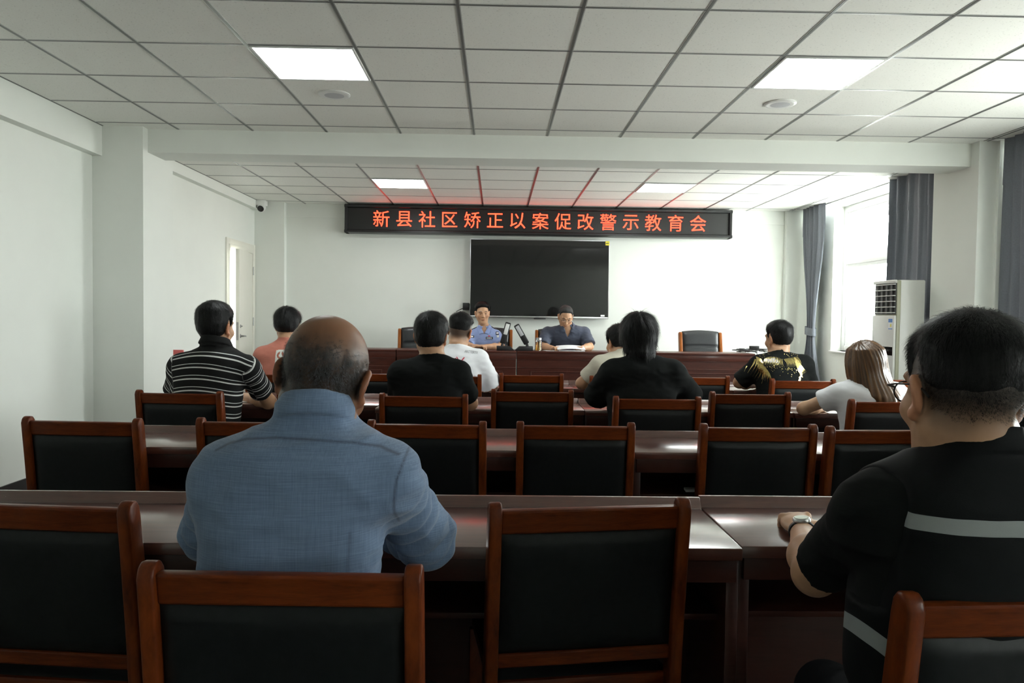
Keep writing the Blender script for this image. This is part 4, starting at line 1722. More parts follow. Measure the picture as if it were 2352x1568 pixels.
        if strands:
            rng = np.random.default_rng(seed + 11)
            cand = np.where(T2 > .0012)[0] if dens is None else np.where(rng.random(len(V)) < dens(V))[0]
            pick = cand[rng.integers(0, len(cand), strands)]
            p = V[pick] + rng.normal(0, h * .4, (strands, 3))
            n = N[pick]
            cr = np.array([crown[0], crown[1], .125])
            fl = p - cr
            fl = fl + np.array([sweep, 0, 0])
            fl[:, 2] -= .02
            fl += rng.normal(0, .018, fl.shape)
            fl = fl - n * (fl * n).sum(1)[:, None]
            fl /= np.maximum(np.linalg.norm(fl, axis=1), 1e-6)[:, None]
            sd = np.cross(fl, n)
            Lh = length * rng.uniform(.5, 1.3, strands) * np.clip(T2[pick] / max(top, .004), .25, 1.2)
            li = lift * rng.uniform(-.1, 1.3, strands)
            w = width * rng.uniform(.6, 1.2, strands)
            p0 = p - n * .002
            p1 = p + fl * (Lh * .55)[:, None] + n * (Lh * li * .5)[:, None]
            p2 = p1 + fl * (Lh * .5)[:, None] + n * (Lh * li * .15)[:, None] - np.array([0, 0, 1]) * (Lh * .10)[:, None]
            b = len(V)
            bl = np.stack([p0 - sd * w[:, None] / 2, p0 + sd * w[:, None] / 2, p1 - sd * w[:, None] * .4, p1 + sd * w[:, None] * .4, p2], 1)
            verts.append(bl.reshape(-1, 3))
            k = b + 5 * np.arange(strands)
            qs = np.stack([k, k + 1, k + 3, k + 2], 1)
            Q = np.concatenate([Q, qs]) if shell else qs
            F3 = np.stack([k + 2, k + 3, k + 4], 1)
        V = np.concatenate(verts)
        V = hc + (V * s) @ R.T
        return np_mesh(name, V, Q, mat, self.root, None, None, F3 if len(F3) else None)

    @staticmethod
    def _thick(P, nape, side, front, top, sidet, ear_drop, ramp, backt, flat=0.0):
        x, y, z = P[..., 0], P[..., 1], P[..., 2]
        r = np.sqrt(x * x + y * y) + 1e-6
        c = y / r
        hl = np.interp(c, [-1, -.55, -.28, -.05, .12, .32, .5, .72, 1], [nape, nape + .006, nape + .02, side + .018, side + .01, side - ear_drop, side + .03, front - .01, front])
        u = smoothstep(0, ramp, z - hl)
        tt = sidet + (backt - sidet) * smoothstep(.0, -.7, c)
        T = tt + (top - tt) * smoothstep(.03, .10, z)
        T = T * u - .004 * (1 - u)
        if flat:
            T = T + flat * smoothstep(.03, .09, z) * smoothstep(.5, 1, np.abs(x) / .075)
        return T

    def glasses(self, mat, rim=(.024, .018), lens=True):
        hc, R, s = self.hc, self.R, self.hs
        t = MB()

        def T(p): return Vector(hc + R @ (np.array(p, float) * s))
        for x in (-1, 1):
            ring = [T((x * .033 + rim[0] * math.cos(a), .108 - .006 * abs(math.cos(a)) * (1 if math.cos(a) * x > 0 else 0), .002 + rim[1] * math.sin(a))) for a in np.linspace(0, 2 * PI, 25)]
            t.tube(ring, .0015 * s, 6)
            t.tube([T((x * .057, .102, .010)), T((x * .072, .092, .013)), T((x * .081, .05, .014)), T((x * .084, .0, .012)), T((x * .081, -.026, .004)), T((x * .078, -.04, -.008))], [.0024, .0022, .0016, .0017, .0022, .0024], 8)
        t.tube([T((-.010, .108, .006)), T((0, .112, .009)), T((.010, .108, .006))], .0013, 6)
        o = t.build('spectacles', mat, self.root)
        if lens:
            for x in (-1, 1):
                g = MB()
                n = 24
                vs = [T((x * .033, .1075, .002))] + [T((x * .033 + rim[0] * math.cos(a), .106, .002 + rim[1] * math.sin(a))) for a in np.linspace(0, 2 * PI, n, endpoint=False)]
                g.add(vs, [[0, 1 + k, 1 + (k + 1) % n] for k in range(n)])
                g.build('lens', M['pane'], o)
        return o
def rows_px(org, Y, tab, hd=.118, lean=.10, zm=.9, base=(.158, .176, .170)):
    out = []
    for (y, xl, xr) in tab:
        p = at((xl + xr) / 2, y, Y)
        hw = (xr - xl) / 2 * Y / FPX
        out.append((p.z, hw, hd * min(1, max(.5, hw / .165)), p.x - org[0], lean * (p.z - zm)))
    zmin = min(o[0] for o in out)
    k = min(out)
    for z, w in zip((.40, .50, .62), base):
        if z < zmin - .04: out.append((z, w, hd * 1.05, k[3] * (z - .4) / max(zmin - .4, .1), lean * (z - zm) * .8))
    return sorted(out)


def seg_mask(V, N, pts, w, back=True):
    """closeness to a polyline drawn on the back of a garment, in local x and z"""
    m = np.zeros(len(V))
    for (x0, z0), (x1, z1) in zip(pts[:-1], pts[1:]):
        d = np.array([x1 - x0, z1 - z0])
        L = d @ d
        t = np.clip(((V[:, 0] - x0) * d[0] + (V[:, 2] - z0) * d[1]) / L, 0, 1)
        q = np.hypot(V[:, 0] - x0 - t * d[0], V[:, 2] - z0 - t * d[1])
        m = np.maximum(m, np.exp(-(q / w) ** 2))
    return m * (N[:, 1] < .2 if back else N[:, 1] > -.2)


DEG = math.radians
# ---------------------------------------------------------------- bald man in the blue shirt, nearest row
Y = 1.44
org = (at(672, 1280, Y).x, Y)
P = Person('bald man in a blue chambray shirt leaning on the nearest table, seen from behind', org, 0, M['skin_tan'], .0045)
rows = rows_px(org, Y, [(1310, 474, 868), (1230, 468, 880), (1150, 468, 896), (1080, 474, 915), (1040, 492, 912), (1005, 545, 870), (975, 612, 822), (945, 655, 785), (925, 665, 778)], hd=.115, lean=.10)


def bald_stub(p):
    x, y, z = p[:, 0], p[:, 1], p[:, 2]
    c = y / (np.hypot(x, y) + 1e-6)
    edge = np.interp(c, [-1, -.5, 0, .3, .5], [.045, .055, .070, .06, .0])
    low = np.interp(c, [-1, -.4, -.1, .2, .5], [-.085, -.07, -.02, -.03, .0])
    m = smoothstep(edge + .045, edge - .045, z) * smoothstep(low - .012, low + .02, z) * (c < .45)
    return m * (.86 + .14 * vnoise(p * 60, 3)) * ((np.abs(p) < .2).all(1)) * (np.abs(x) < .083)


hcen = at(746, 870, 1.50)
P.build(rows, (hcen, DEG(-6), DEG(-24), DEG(8)),
        (at(530, 1098, Y + .01), at(884, 1098, Y + .01)), (at(486, 1220, 1.62), at(985, 1240, 1.66)), (at(560, 1200, 1.88), at(860, 1215, 1.90)), neck_r=.052, head_scale=1.03, stub=bald_stub, ear_red=.45,
        hands=({'curl': .5}, {'curl': .5}))
nzx = lambda px, py: (at(px, py, Y - .1).x - org[0], at(px, py, Y - .1).z)


def seams(self, V, N):
    y1 = seg_mask(V, N, [nzx(a, b) for a, b in ((470, 1046), (500, 1030), (545, 1018), (620, 1013), (720, 1015), (800, 1024), (860, 1040), (905, 1060))], .0021)
    y2 = seg_mask(V, N, [nzx(a, b) for a, b in ((931, 1020), (918, 1070), (903, 1120), (897, 1180), (900, 1230))], .0024)
    y3 = seg_mask(V, N, [nzx(a, b) for a, b in ((803, 1225), (797, 1320))], .0025) * .6
    return {'seam': np.maximum(np.maximum(y1, y2), y3)}


P.shirt(M['c_chambray'], 'shirt', sleeve=1.5, grow=.004, sr=(.066, .058), long_r=.05, rug=.009, fold=(6, 5, 12), elbow_fold=.020, seed=4, neck_z=.0, neck_cut=.06, attr=seams, h=.0045,
        collar=dict(r=.053, hgt=.085, thick=.005, tilt=.30, dz=-.010, dy=.0, flare=.20, leaf=.048))
P.hair(M['hair_grey'], nape=-.075, side=.012, front=.02, top=.001, sidet=.0015, seed=2, strands=16000, length=.0065, width=.0005, lump=.0, h=.004, lift=.2, backt=.0015, shell=False, dens=lambda V: np.clip(bald_stub(V), 0, 1) ** 3)
# ---------------------------------------------------------------- man in the reflective vest, right
Y = 1.25
org = (at(2228, 1300, Y).x, Y)
P = Person('man in a black vest with grey reflective stripes, spectacles and wristwatch, lower right', org, DEG(6), M['skin'], .0042)
rows = rows_px(org, Y, [(1560, 1948, 2506), (1400, 1958, 2490), (1250, 1968, 2482), (1160, 1966, 2488), (1095, 1995, 2460), (1060, 2060, 2400), (1028, 2122, 2338), (1000, 2146, 2312), (985, 2152, 2306)], hd=.115, lean=-.04)


def fade_stub(p):
    x, y, z = p[:, 0], p[:, 1], p[:, 2]
    c = y / (np.hypot(x, y) + 1e-6)
    low = np.interp(c, [-1, -.4, -.1, .2, .5, .8], [-.068, -.06, -.02, -.02, .02, .09])
    m = smoothstep(low - .030, low + .065, z) * (c < .6)
    return m * .95 * ((np.abs(p) < .2).all(1)) * (np.abs(x) < .080)


hcen = at(2213, 903, 1.25)
P.build(rows, (hcen, DEG(0), DEG(-6), DEG(1)),
        (at(2012, 1184, Y + .01), at(2446, 1184, Y + .01)), (at(1872, 1316, 1.50), at(2560, 1310, 1.46)), (at(1842, 1218, 1.80), at(2420, 1215, 1.80)), neck_r=.056, head_scale=1.06, knees=[np.array([-.04, .36, .46]), np.array([.14, .38, .47])], stub=fade_stub, ear_red=.5, arm=1.02,
        hands=({'curl': .62, 'dir': (.18, 1, .10), 'up': (-.1, 0, 1)}, {'curl': .5}))
P.shirt(M['c_black'], 't_shirt', sleeve=.80, grow=-.004, sr=(.064, .058), rug=.005, seed=6, neck_z=-.03, neck_cut=.06, elbow_fold=.006, h=.005)


def vest_mat():
    t = NT('reflective_vest')
    tc = t.n('ShaderNodeTexCoord')
    sp = t.n('ShaderNodeSeparateXYZ')
    t.l(tc.outputs['Object'], sp.inputs[0])
    z = t.math('ADD', sp.outputs[2], t.math('MULTIPLY', t.noise(t.coord('Object', (1, 1, 1)), 6, 2), .012))
    z = t.math('ADD', z, t.math('MULTIPLY', sp.outputs[0], .035))
    bands = None
    low = t.math('ADD', z, t.math('MULTIPLY', t.math('MINIMUM', t.math('MAXIMUM', t.math('ADD', sp.outputs[0], .205), 0), .10), .75))
    for zc_, hw_, zs_ in ((VB1, .0125, z), (VB2, .0145, low)):
        b = t.math('LESS_THAN', t.math('ABSOLUTE', t.math('SUBTRACT', zs_, zc_)), hw_)
        bands = b if bands is None else t.math('MAXIMUM', bands, b)
    cut = t.math('GREATER_THAN', sp.outputs[0], -.205)
    bands = t.math('MULTIPLY', bands, cut)
    t.base(t.mix(bands, (.0060, .0068, .0074), (.27, .29, .29)))
    t.l(t.math('SUBTRACT', .75, t.math('MULTIPLY', bands, .35)), t.b.inputs['Roughness'])
    t.set(Specular_IOR_Level=.12)
    t.bump(t.noise(t.coord(), 500, 1), .15, .001)
    return t.m


VB1 = at(2100, 1196, Y - .11).z - .002
VB2 = at(1957, 1450, Y - .05).z - .002
zt = P.rows[-1][0]
vest_rows = [(z, max(w, .068) if z > zt - .06 else w, max(d, .068) if z > zt - .06 else d, x, y) for z, w, d, x, y in P.rows]
keep_rows, P.rows = P.rows, vest_rows
F = Field(P.lo, P.hi, .0045)
F.add(*loft(P.rows, .008, z0=.48), k=.02)
for i in (0, 1):
    a = P.sh[i]
    a2 = np.array([a[0] * .62, a[1] * .6 + P.rows[-4][4] * .4, a[2] + .010])
    F.add(*capsule(a2, a * np.array([.93, 1, 1]) + np.array([0, 0, .008]), .064, .064), k=.05)
    # armhole: everything outside the shoulder seam goes
    nrm = np.array([(-1 if i == 0 else 1), 0, .10])
    g = F.lo[0] + F.h * np.arange(F.n[0])
    pl = (np.array(np.meshgrid(g, F.lo[1] + F.h * np.arange(F.n[1]), F.lo[2] + F.h * np.arange(F.n[2]), indexing='ij')))
    dpl = (pl[0] - (a[0] + (-.012 if i == 0 else .012))) * nrm[0] + (pl[2] - a[2]) * nrm[2] - .0
    F.D = np.maximum(F.D, np.where(pl[2] > .80, dpl, -1)).astype(np.float32)
nb = P.nb
s_, Q_ = F._sub(nb - .14, nb + .14, 0)
q = Q_ - nb
F.D[s_] = np.maximum(F.D[s_], np.where(np.hypot(q[..., 0], q[..., 1]) < .12, q[..., 2] + .004 + .3 * q[..., 1], -1)).astype(np.float32)


def vcol(Pq):
    q = Pq - nb - np.array([0, -.002, .0])
    z = q[..., 2] + .25 * q[..., 1]
    d = np.abs(np.hypot(q[..., 0], q[..., 1]) - .0665 - np.maximum(-z, 0) * .5) - .0055
    return np.maximum(d, np.abs(z) - .021)


F.add(vcol, nb - .12, nb + .12, k=.008)
V, Q = F.mesh(2)
N = normals(V, Q)
V = V + N * (fbm(V * np.array([6, 4, 9]), 21, 3) * .007)[:, None]
np_mesh('vest', V, Q, vest_mat(), P.root)
P.hair(M['hair_black'], nape=-.040, side=.018, ear_drop=.042, front=.07, top=.014, sidet=.006, seed=5, strands=15000, length=.022, width=.0007, lump=.003, h=.004, lift=.22, ramp=.085, backt=.004, crown=(.01, -.03))
P.hair(M['hair_black'], nape=-.070, side=.012, front=.06, top=.003, sidet=.0012, seed=45, strands=18000, length=.0055, width=.0004, lump=.0, h=.004, lift=.12, backt=.0012, shell=False, name='nape_hair', dens=lambda V: np.clip(fade_stub(V), 0, 1) ** 2.5 * (V[:, 2] < .075))
P.glasses(M['frame'])
# watch on the left wrist
w_ = Vector(P.wr[0])
dv = Vector(P.wr[0] - P.el[0]).normalized()
upv = (Vector((-.1, 0, 1)) - dv * dv.dot(Vector((-.1, 0, 1)))).normalized()
sdv = dv.cross(upv)
c_ = w_ - dv * .022
band = MB()
ring = []
n_ = 28
for j, (off, rr) in enumerate(((-.010, 0), (.010, 0))):
    for i in range(n_):
        a = 2 * PI * i / n_
        ring.append(c_ + dv * off + sdv * math.cos(a) * .0325 + upv * (math.sin(a) * .028 + .002))
band.add(ring, [[i, (i + 1) % n_, n_ + (i + 1) % n_, n_ + i] for i in range(n_)])
wo = band.build('watch_strap', M['black_plastic'], P.root)
so = wo.modifiers.new('thick', 'SOLIDIFY')
so.thickness = .003
so.offset = 1
Rw = Matrix((sdv, dv, upv)).transposed().to_4x4()
Rw.translation = c_ + upv * .028
MB().lathe([(0, 0), (.019, 0), (.021, .002), (.021, .007), (.0195, .009), (.018, .0095), (0, .0095)], 32, M=Rw).build('watch_case', M['silver'], wo)
MB().lathe([(0, .0097), (.0175, .0097), (.017, .0105), (0, .0107)], 32, M=Rw).build('watch_glass', plain('watch_glass', (.40, .47, .38), .12), wo)

# ---------------------------------------------------------------- striped polo man, third row
Y = 4.12
org = (at(476, 920, Y).x, Y)
P = Person('man in a black polo shirt with white stripes, seen from behind at the left', org, DEG(-8), M['skin'], .006)
rows = rows_px(org, Y, [(955, 400, 553), (910, 396, 556), (870, 396, 558), (838, 402, 560), (818, 420, 556), (804, 446, 538), (792, 464, 522), (782, 470, 516)], hd=.125, lean=.09)
P.build(rows, (at(496, 751, 4.17), DEG(-18), DEG(-3), DEG(2)), (at(418, 842, Y), at(568, 846, Y)), (at(396, 925, 4.24), at(617, 922, 4.40)), (at(470, 915, 4.55), at(555, 912, 4.62)), neck_r=.062, head_scale=1.03, ear_red=.6,
        hands=({'curl': .4}, {'curl': .4}))


def stripes(self, V, N):
    x = V[:, 0] - np.interp(V[:, 2], [r[0] for r in self.rows], [r[3] for r in self.rows])
    u = (V[:, 2] + .9 * x * x) / .0605 + .12
    for i in (0, 1):
        a, b = self.sh[i], self.el[i]
        ab = b - a
        L = np.linalg.norm(ab)
        s = ((V - a) @ ab) / L
        sgn = -1 if i == 0 else 1
        # the sleeve begins outside the shoulder seam
        out = (sgn * (V[:, 0] - a[0]) > .012 - .10 * (a[2] - V[:, 2])) & (s > -.05) & (np.linalg.norm(V - a, axis=1) < L)
        u = np.where(out, -s / .0605 + .55, u)
    on = (V[:, 2] < self.nb[2] - .012).astype(float)
    return {'u': u, 'on': on}


P.shirt(M['c_stripe'], 'polo_shirt', sleeve=.66, grow=.004, sr=(.070, .066), rug=.004, seed=12, attr=stripes, neck_z=-.005, neck_cut=.06, h=.005,
        collar=dict(r=.062, hgt=.06, thick=.005, tilt=.28, dz=.002, flare=.30, leaf=.042))
P.hair(M['hair_black'], nape=-.075, side=.012, front=.075, top=.024, sidet=.011, seed=7, strands=5000, length=.020, width=.0012, lump=.003, lift=.3, backt=.012)

# ---------------------------------------------------------------- salmon T-shirt, front row
Y = 5.40
org = (at(655, 860, Y).x, Y)
P = Person('person in a salmon T-shirt with a white square print, behind the bald head', org, DEG(-8), M['skin'], .007)
rows = rows_px(org, Y, [(870, 596, 714), (840, 594, 716), (815, 598, 712), (798, 612, 698), (786, 630, 682), (776, 641, 672), (768, 644, 668)], hd=.115, lean=.10)
P.build(rows, (at(661, 748, 5.45), DEG(-6), DEG(-6), DEG(2)), (at(606, 818, Y), at(704, 818, Y)), (at(598, 872, 5.5), at(716, 872, 5.5)), (at(640, 880, 5.75), at(680, 880, 5.75)), neck_r=.054, head_scale=.98, ear_red=.5)
P.shirt(M['c_salmon'], 't_shirt', sleeve=.7, grow=.006, sr=(.07, .066), rug=.004, seed=14, neck_z=-.012, neck_cut=.06)
P.hair(M['hair_black'], nape=-.065, side=.010, front=.07, top=.026, sidet=.017, seed=9, strands=4000, length=.035, width=.0014, lump=.004, lift=.28, backt=.018, ear_drop=.02, parting=.01)


def rrect(x0, z0, x1, z1, r, n=5):
    pts = []
    for cx, cz, a0 in ((x1 - r, z1 - r, 0), (x0 + r, z1 - r, PI / 2), (x0 + r, z0 + r, PI), (x1 - r, z0 + r, 1.5 * PI)):
        for k in range(n + 1):
            a = a0 + PI / 2 * k / n
            pts.append((cx + r * math.cos(a), cz + r * math.sin(a)))
    return pts


def gridded(inside, x0, z0, x1, z1, d=.004):
    """small cells of a flat print, so it can follow the cloth"""
    out = []
    nx, nz = int((x1 - x0) / d), int((z1 - z0) / d)
    for i in range(nx):
        for j in range(nz):
            x, z = x0 + i * d, z0 + j * d
            if inside(x + d / 2, z + d / 2):
                out.append(([(x, z), (x + d, z), (x + d, z + d), (x, z + d)], [[0, 1, 2, 3]]))
    return out


lx = lambda px: at(px, 830, 5.2).x - org[0]
lz = lambda py: at(650, py, 5.2).z
sx0, sx1, sz1, sz0 = lx(629), lx(690), lz(804), lz(872)


def logo(x, z):
    u = (x - sx0) / (sx1 - sx0)
    e = min(x - sx0, sx1 - x, sz1 - z)
    if e < .004 and ((x - sx0 < .012 or sx1 - x < .012) and sz1 - z < .004): return False
    cx, cz = sx0 + .036, sz1 - .040
    r = math.hypot(x - cx, z - cz)
    if .012 < r < .026 and not (abs(x - cx) < .006 and z > cz) and not (z < cz - .004 and x > cx): return False
    if abs(x - (sx0 + .040)) < .006 and sz1 - .15 < z < sz1 - .085: return False
    return True


P.project(gridded(logo, sx0, sz0, sx1, sz1, .003), M['print_white'], 'shirt_print', label='white square print')

# ---------------------------------------------------------------- short haired man in black, third row
Y = 4.12
org = (at(985, 920, Y).x, Y)
P = Person('man with short black hair in a plain black T-shirt, left of the printed white T-shirt', org, DEG(-3), M['skin'], .006)
rows = rows_px(org, Y, [(930, 908, 1060), (905, 907, 1060), (878, 908, 1062), (855, 916, 1058), (838, 932, 1048), (824, 952, 1032), (813, 968, 1018), (804, 974, 1014)], hd=.108, lean=.10)
P.build(rows, (at(990, 772, 4.17), DEG(-8), DEG(-5), DEG(4)), (at(922, 858, Y), at(1052, 858, Y)), (at(915, 920, 4.27), at(1080, 925, 4.28)), (at(960, 915, 4.5), at(1030, 915, 4.5)), neck_r=.058, ear_red=.7)
P.shirt(M['c_black'], 't_shirt', sleeve=.78, grow=.004, sr=(.072, .066), rug=.0045, seed=16, neck_z=-.010, neck_cut=.06)
P.hair(M['hair_black'], nape=-.078, side=.004, front=.07, top=.024, sidet=.015, seed=10, strands=5000, length=.026, width=.0013, lump=.0035, lift=.3, backt=.017, ear_drop=.02)

# ---------------------------------------------------------------- white printed T-shirt, front row
Y = 5.40
org = (at(1048, 870, Y).x, Y)
P = Person('man in a white T-shirt with red and grey print, facing the policeman', org, DEG(-10), M['skin'], .0065)
rows = rows_px(org, Y, [(890, 996, 1100), (860, 994, 1102), (835, 997, 1101), (818, 1006, 1094), (804, 1020, 1080), (793, 1032, 1068), (785, 1037, 1064)], hd=.122, lean=.10)


def crop_stub(p):
    x, y, z = p[:, 0], p[:, 1], p[:, 2]
    c = y / (np.hypot(x, y) + 1e-6)
    low = np.interp(c, [-1, -.4, -.1, .2, .5, .8], [-.07, -.06, -.02, -.02, .02, .09])
    return smoothstep(low - .02, low + .05, z) * (c < .6) * .85 * ((np.abs(p) < .2).all(1)) * (np.abs(x) < .080)


P.build(rows, (at(1057, 760, 5.44), DEG(-18), DEG(-3), DEG(10)), (at(1003, 826, Y), at(1098, 826, Y)), (at(1000, 885, 5.5), at(1130, 888, 5.5)), (at(1040, 885, 5.72), at(1085, 885, 5.72)), neck_r=.060, head_scale=1.0, stub=crop_stub, ear_red=.9)
P.shirt(M['c_white'], 't_shirt', sleeve=.92, grow=.008, sr=(.078, .088), rug=.005, seed=18, neck_z=-.010, neck_cut=.06)
P.hair(M['hair_black'], nape=-.03, side=.03, front=.07, top=.022, sidet=.0035, seed=12, strands=4500, length=.016, width=.0013, lump=.002, lift=.3, ramp=.085, backt=.004)
lx = lambda px, py=840: at(px, py, 5.2).x - org[0]
lz = lambda py: at(1050, py, 5.2).z
# the printed word
vs, fs = text_mesh("ARC'TERYX", .028, 0, 2)
x0 = lx(1069)
tv = [(x0 + v.x * .62, lz(811) + v.y * .9 - .10 * (v.x * .62)) for v in vs]
P.project([(tv, fs)], M['print_grey'], 'shirt_lettering', .004, 'small grey lettering')


def stroke(pts, w):
    out = []
    for (a, b), (c, d) in zip(pts[:-1], pts[1:]):
        a, b, c, d = lx(a, b), lz(b), lx(c, d), lz(d)
        L = math.hypot(c - a, d - b) + 1e-9
        n = (-(d - b) / L * w / 2, (c - a) / L * w / 2)
        k = 5
        for i in range(k):
            p0 = (a + (c - a) * i / k, b + (d - b) * i / k)
            p1 = (a + (c - a) * (i + 1) / k, b + (d - b) * (i + 1) / k)
            out.append(([(p0[0] - n[0], p0[1] - n[1]), (p1[0] - n[0], p1[1] - n[1]), (p1[0] + n[0], p1[1] + n[1]), (p0[0] + n[0], p0[1] + n[1])], [[0, 1, 2, 3]]))
    return out


red = stroke([(1043, 826), (1059, 829), (1050, 824)], .006) + stroke([(1053, 821), (1059, 829), (1046, 833)], .006) + stroke([(1071, 822), (1065, 830), (1056, 837)], .008) \
    + stroke([(1022, 820), (1028, 824), (1026, 819), (1030, 823)], .007) + stroke([(1033, 828), (1036, 829)], .007)
P.project(red, M['print_red'], 'shirt_print', .004, 'red brush strokes')
drk = stroke([(1074, 849), (1078, 849), (1082, 862)], .005) + stroke([(1084, 851), (1077, 858)], .005)
P.project(drk, M['print_dark'], 'shirt_print', .004, 'dark printed lettering')

# ---------------------------------------------------------------- cream shirt, front row
org = (at(1425, 870, Y).x, Y)
P = Person('man in a cream shirt half hidden behind the long-haired man in black', org, DEG(8), M['skin'], .007)
rows = rows_px(org, Y, [(890, 1370, 1478), (860, 1367, 1480), (840, 1372, 1476), (824, 1388, 1462), (812, 1402, 1448), (803, 1412, 1440), (796, 1414, 1438)], hd=.118, lean=.10)
P.build(rows, (at(1421, 788, 5.45), DEG(27), DEG(-10), 0), (at(1380, 838, Y), at(1472, 838, Y)), (at(1336, 880, 5.48), at(1490, 880, 5.5)), (at(1388, 884, 5.74), at(1450, 884, 5.74)), neck_r=.056, head_scale=.98, ear_red=.4)
P.shirt(M['c_cream'], 't_shirt', sleeve=.74, grow=.006, sr=(.07, .066), rug=.0035, seed=20, neck_z=-.008, neck_cut=.06)
P.hair(M['hair_black'], nape=-.055, side=.006, front=.055, top=.026, sidet=.016, seed=14, strands=3500, length=.03, width=.0014, lump=.004, lift=.3, backt=.016)

# ---------------------------------------------------------------- long haired man in black, third row
Y = 4.12
org = (at(1473, 920, Y).x, Y)
P = Person('man with long straight black hair over the neck, in a loose black T-shirt', org, 0, M['skin'], .006)
rows = rows_px(org, Y, [(930, 1396, 1550), (900, 1395, 1552), (872, 1397, 1550), (850, 1404, 1544), (834, 1420, 1530), (822, 1440, 1510), (812, 1452, 1496), (804, 1454, 1494)], hd=.106, lean=.10)
P.build(rows, (at(1466, 776, 4.18), DEG(2), DEG(-10), 0), (at(1408, 858, Y), at(1542, 858, Y)), (at(1366, 915, 4.27), at(1588, 915, 4.27)), (at(1440, 915, 4.5), at(1510, 915, 4.5)), neck_r=.052, head_scale=1.0)
P.shirt(M['c_black'], 't_shirt', sleeve=.98, grow=.006, sr=(.078, .076), rug=.006, seed=22, neck_z=-.012, neck_cut=.06)
P.hair(M['hair_black'], nape=-.125, side=-.055, front=.06, top=.030, sidet=.026, seed=15, strands=6500, length=.055, width=.0015, lump=.005, lift=.10, backt=.030, ear_drop=.0, parting=0.0, ramp=.03)

# ---------------------------------------------------------------- golden wings, front row
Y = 5.40
org = (at(1792, 870, Y).x, Y)
P = Person('man in a black shirt with shiny golden wings across the shoulders', org, DEG(8), M['skin'], .0065)
rows = rows_px(org, Y, [(895, 1738, 1850), (868, 1734, 1852), (845, 1737, 1850), (829, 1748, 1840), (817, 1762, 1824), (808, 1772, 1811), (800, 1776, 1807)], hd=.122, lean=.10)
P.build(rows, (at(1788, 778, 5.44), DEG(23), DEG(-4), DEG(-3)), (at(1746, 838, Y), at(1845, 838, Y)), (at(1698, 878, 5.48), at(1860, 885, 5.5)), (at(1738, 884, 5.74), at(1820, 884, 5.74)), neck_r=.062, head_scale=1.0, ear_red=.4)
P.shirt(M['c_black'], 't_shirt', sleeve=.95, grow=.006, sr=(.074, .068), rug=.0045, seed=24, neck_z=-.006, neck_cut=.06)
P.hair(M['hair_black'], nape=-.06, side=.012, front=.075, top=.022, sidet=.010, seed=16, strands=4000, length=.02, width=.0013, lump=.003, lift=.35, backt=.011)
lx = lambda px, py=840: at(px, py, 5.2).x - org[0]
lz = lambda py: at(1790, py, 5.2).z
rng = random.Random(5)


def feather(x0, y0, x1, y1, bend, w0, n=7):
    """a curved tapering golden plume, in photo-scaled units"""
    out = []
    px, py = x1 - x0, y1 - y0
    L = math.hypot(px, py)
    nx, ny = -py / L, px / L
    C = []
    for i in range(n + 1):
        t = i / n
        b = math.sin(t * PI) * bend
        C.append((x0 + px * t + nx * b, y0 + py * t + ny * b, w0 * (math.sin(min(1, t * 1.15 + .12) * PI) ** .7 + .12)))
    for (a, b, w), (c, d, v) in zip(C[:-1], C[1:]):
        out.append(([(lx(a - nx * w / 2), lz(b - ny * w / 2)), (lx(c - nx * v / 2), lz(d - ny * v / 2)), (lx(c + nx * v / 2), lz(d + ny * v / 2)), (lx(a + nx * w / 2), lz(b + ny * w / 2))], [[0, 1, 2, 3]]))
    return out


wings = []
for i in range(13):     # short plumes along the upper back, both sides of the spine
    t = i / 12
    wings += feather(1806 - 36 * t, 826 - 5 * math.sin(t * 3), 1807 - 40 * t - 1, 845 - 2 * t, 3.0, 1.15)
    wings += feather(1810 + 36 * t, 826 - 6 * t, 1812 + 36 * t, 845 - 2 * t, -3.0, 1.15)
for i in range(13):     # long plumes sweeping over the left shoulder
    t = i / 12
    wings += feather(1757 - 2 * t + 4 * t, 811 + 6 * t, 1703 + 58 * t, 848 + 6 * t + 30 * t * t, 6 - 9 * t, 1.9)
for i in range(7):      # lower left plumes
    t = i / 6
    wings += feather(1752 + 10 * t, 836 + 6 * t, 1752 + 26 * t, 868 + 18 * t, -3, 3.0)
for i in range(9):      # right shoulder
    t = i / 8
    wings += feather(1838 + 5 * t, 822 + 4 * t, 1846 + 20 * t, 850 + 14 * (1 - t) + 6 * t, 4, 2.6)
for i in range(6):
    wings += feather(1846 + 3 * math.sin(i), 842 + i * 6, 1847 + 5 * math.cos(i * 2), 850 + i * 6, 1, 5)
for i in range(120):
    x, y = rng.uniform(1755, 1850), rng.gauss(848, 7) if i % 3 else rng.gauss(815, 4)
    if 1775 < x < 1812 and y < 820: continue
    wings += feather(x, y, x + rng.uniform(.8, 2), y + rng.uniform(.5, 1.6), 0, rng.uniform(.8, 1.8), 2)
for s_ in (0, 1):
    P.project([w for w in wings if (w[0][0][0] > lx(1808.5)) == bool(s_)], M['gold'], 'golden_wing', .004, 'shiny golden wing print')
vs, fs = text_mesh('HOONYORK', .026, .0004, 2)
tv = [(lx(1786) + v.x * .62, lz(817) + v.y * .85) for v in vs]
P.project([(tv, fs)], M['gold'], 'shirt_lettering', .004, 'golden lettering below the neck')
P.project(feather(1777, 810, 1785, 816, 1.5, 3.5) + feather(1780, 811, 1783, 814, 1, 3), M['gold'], 'shirt_print', .004)

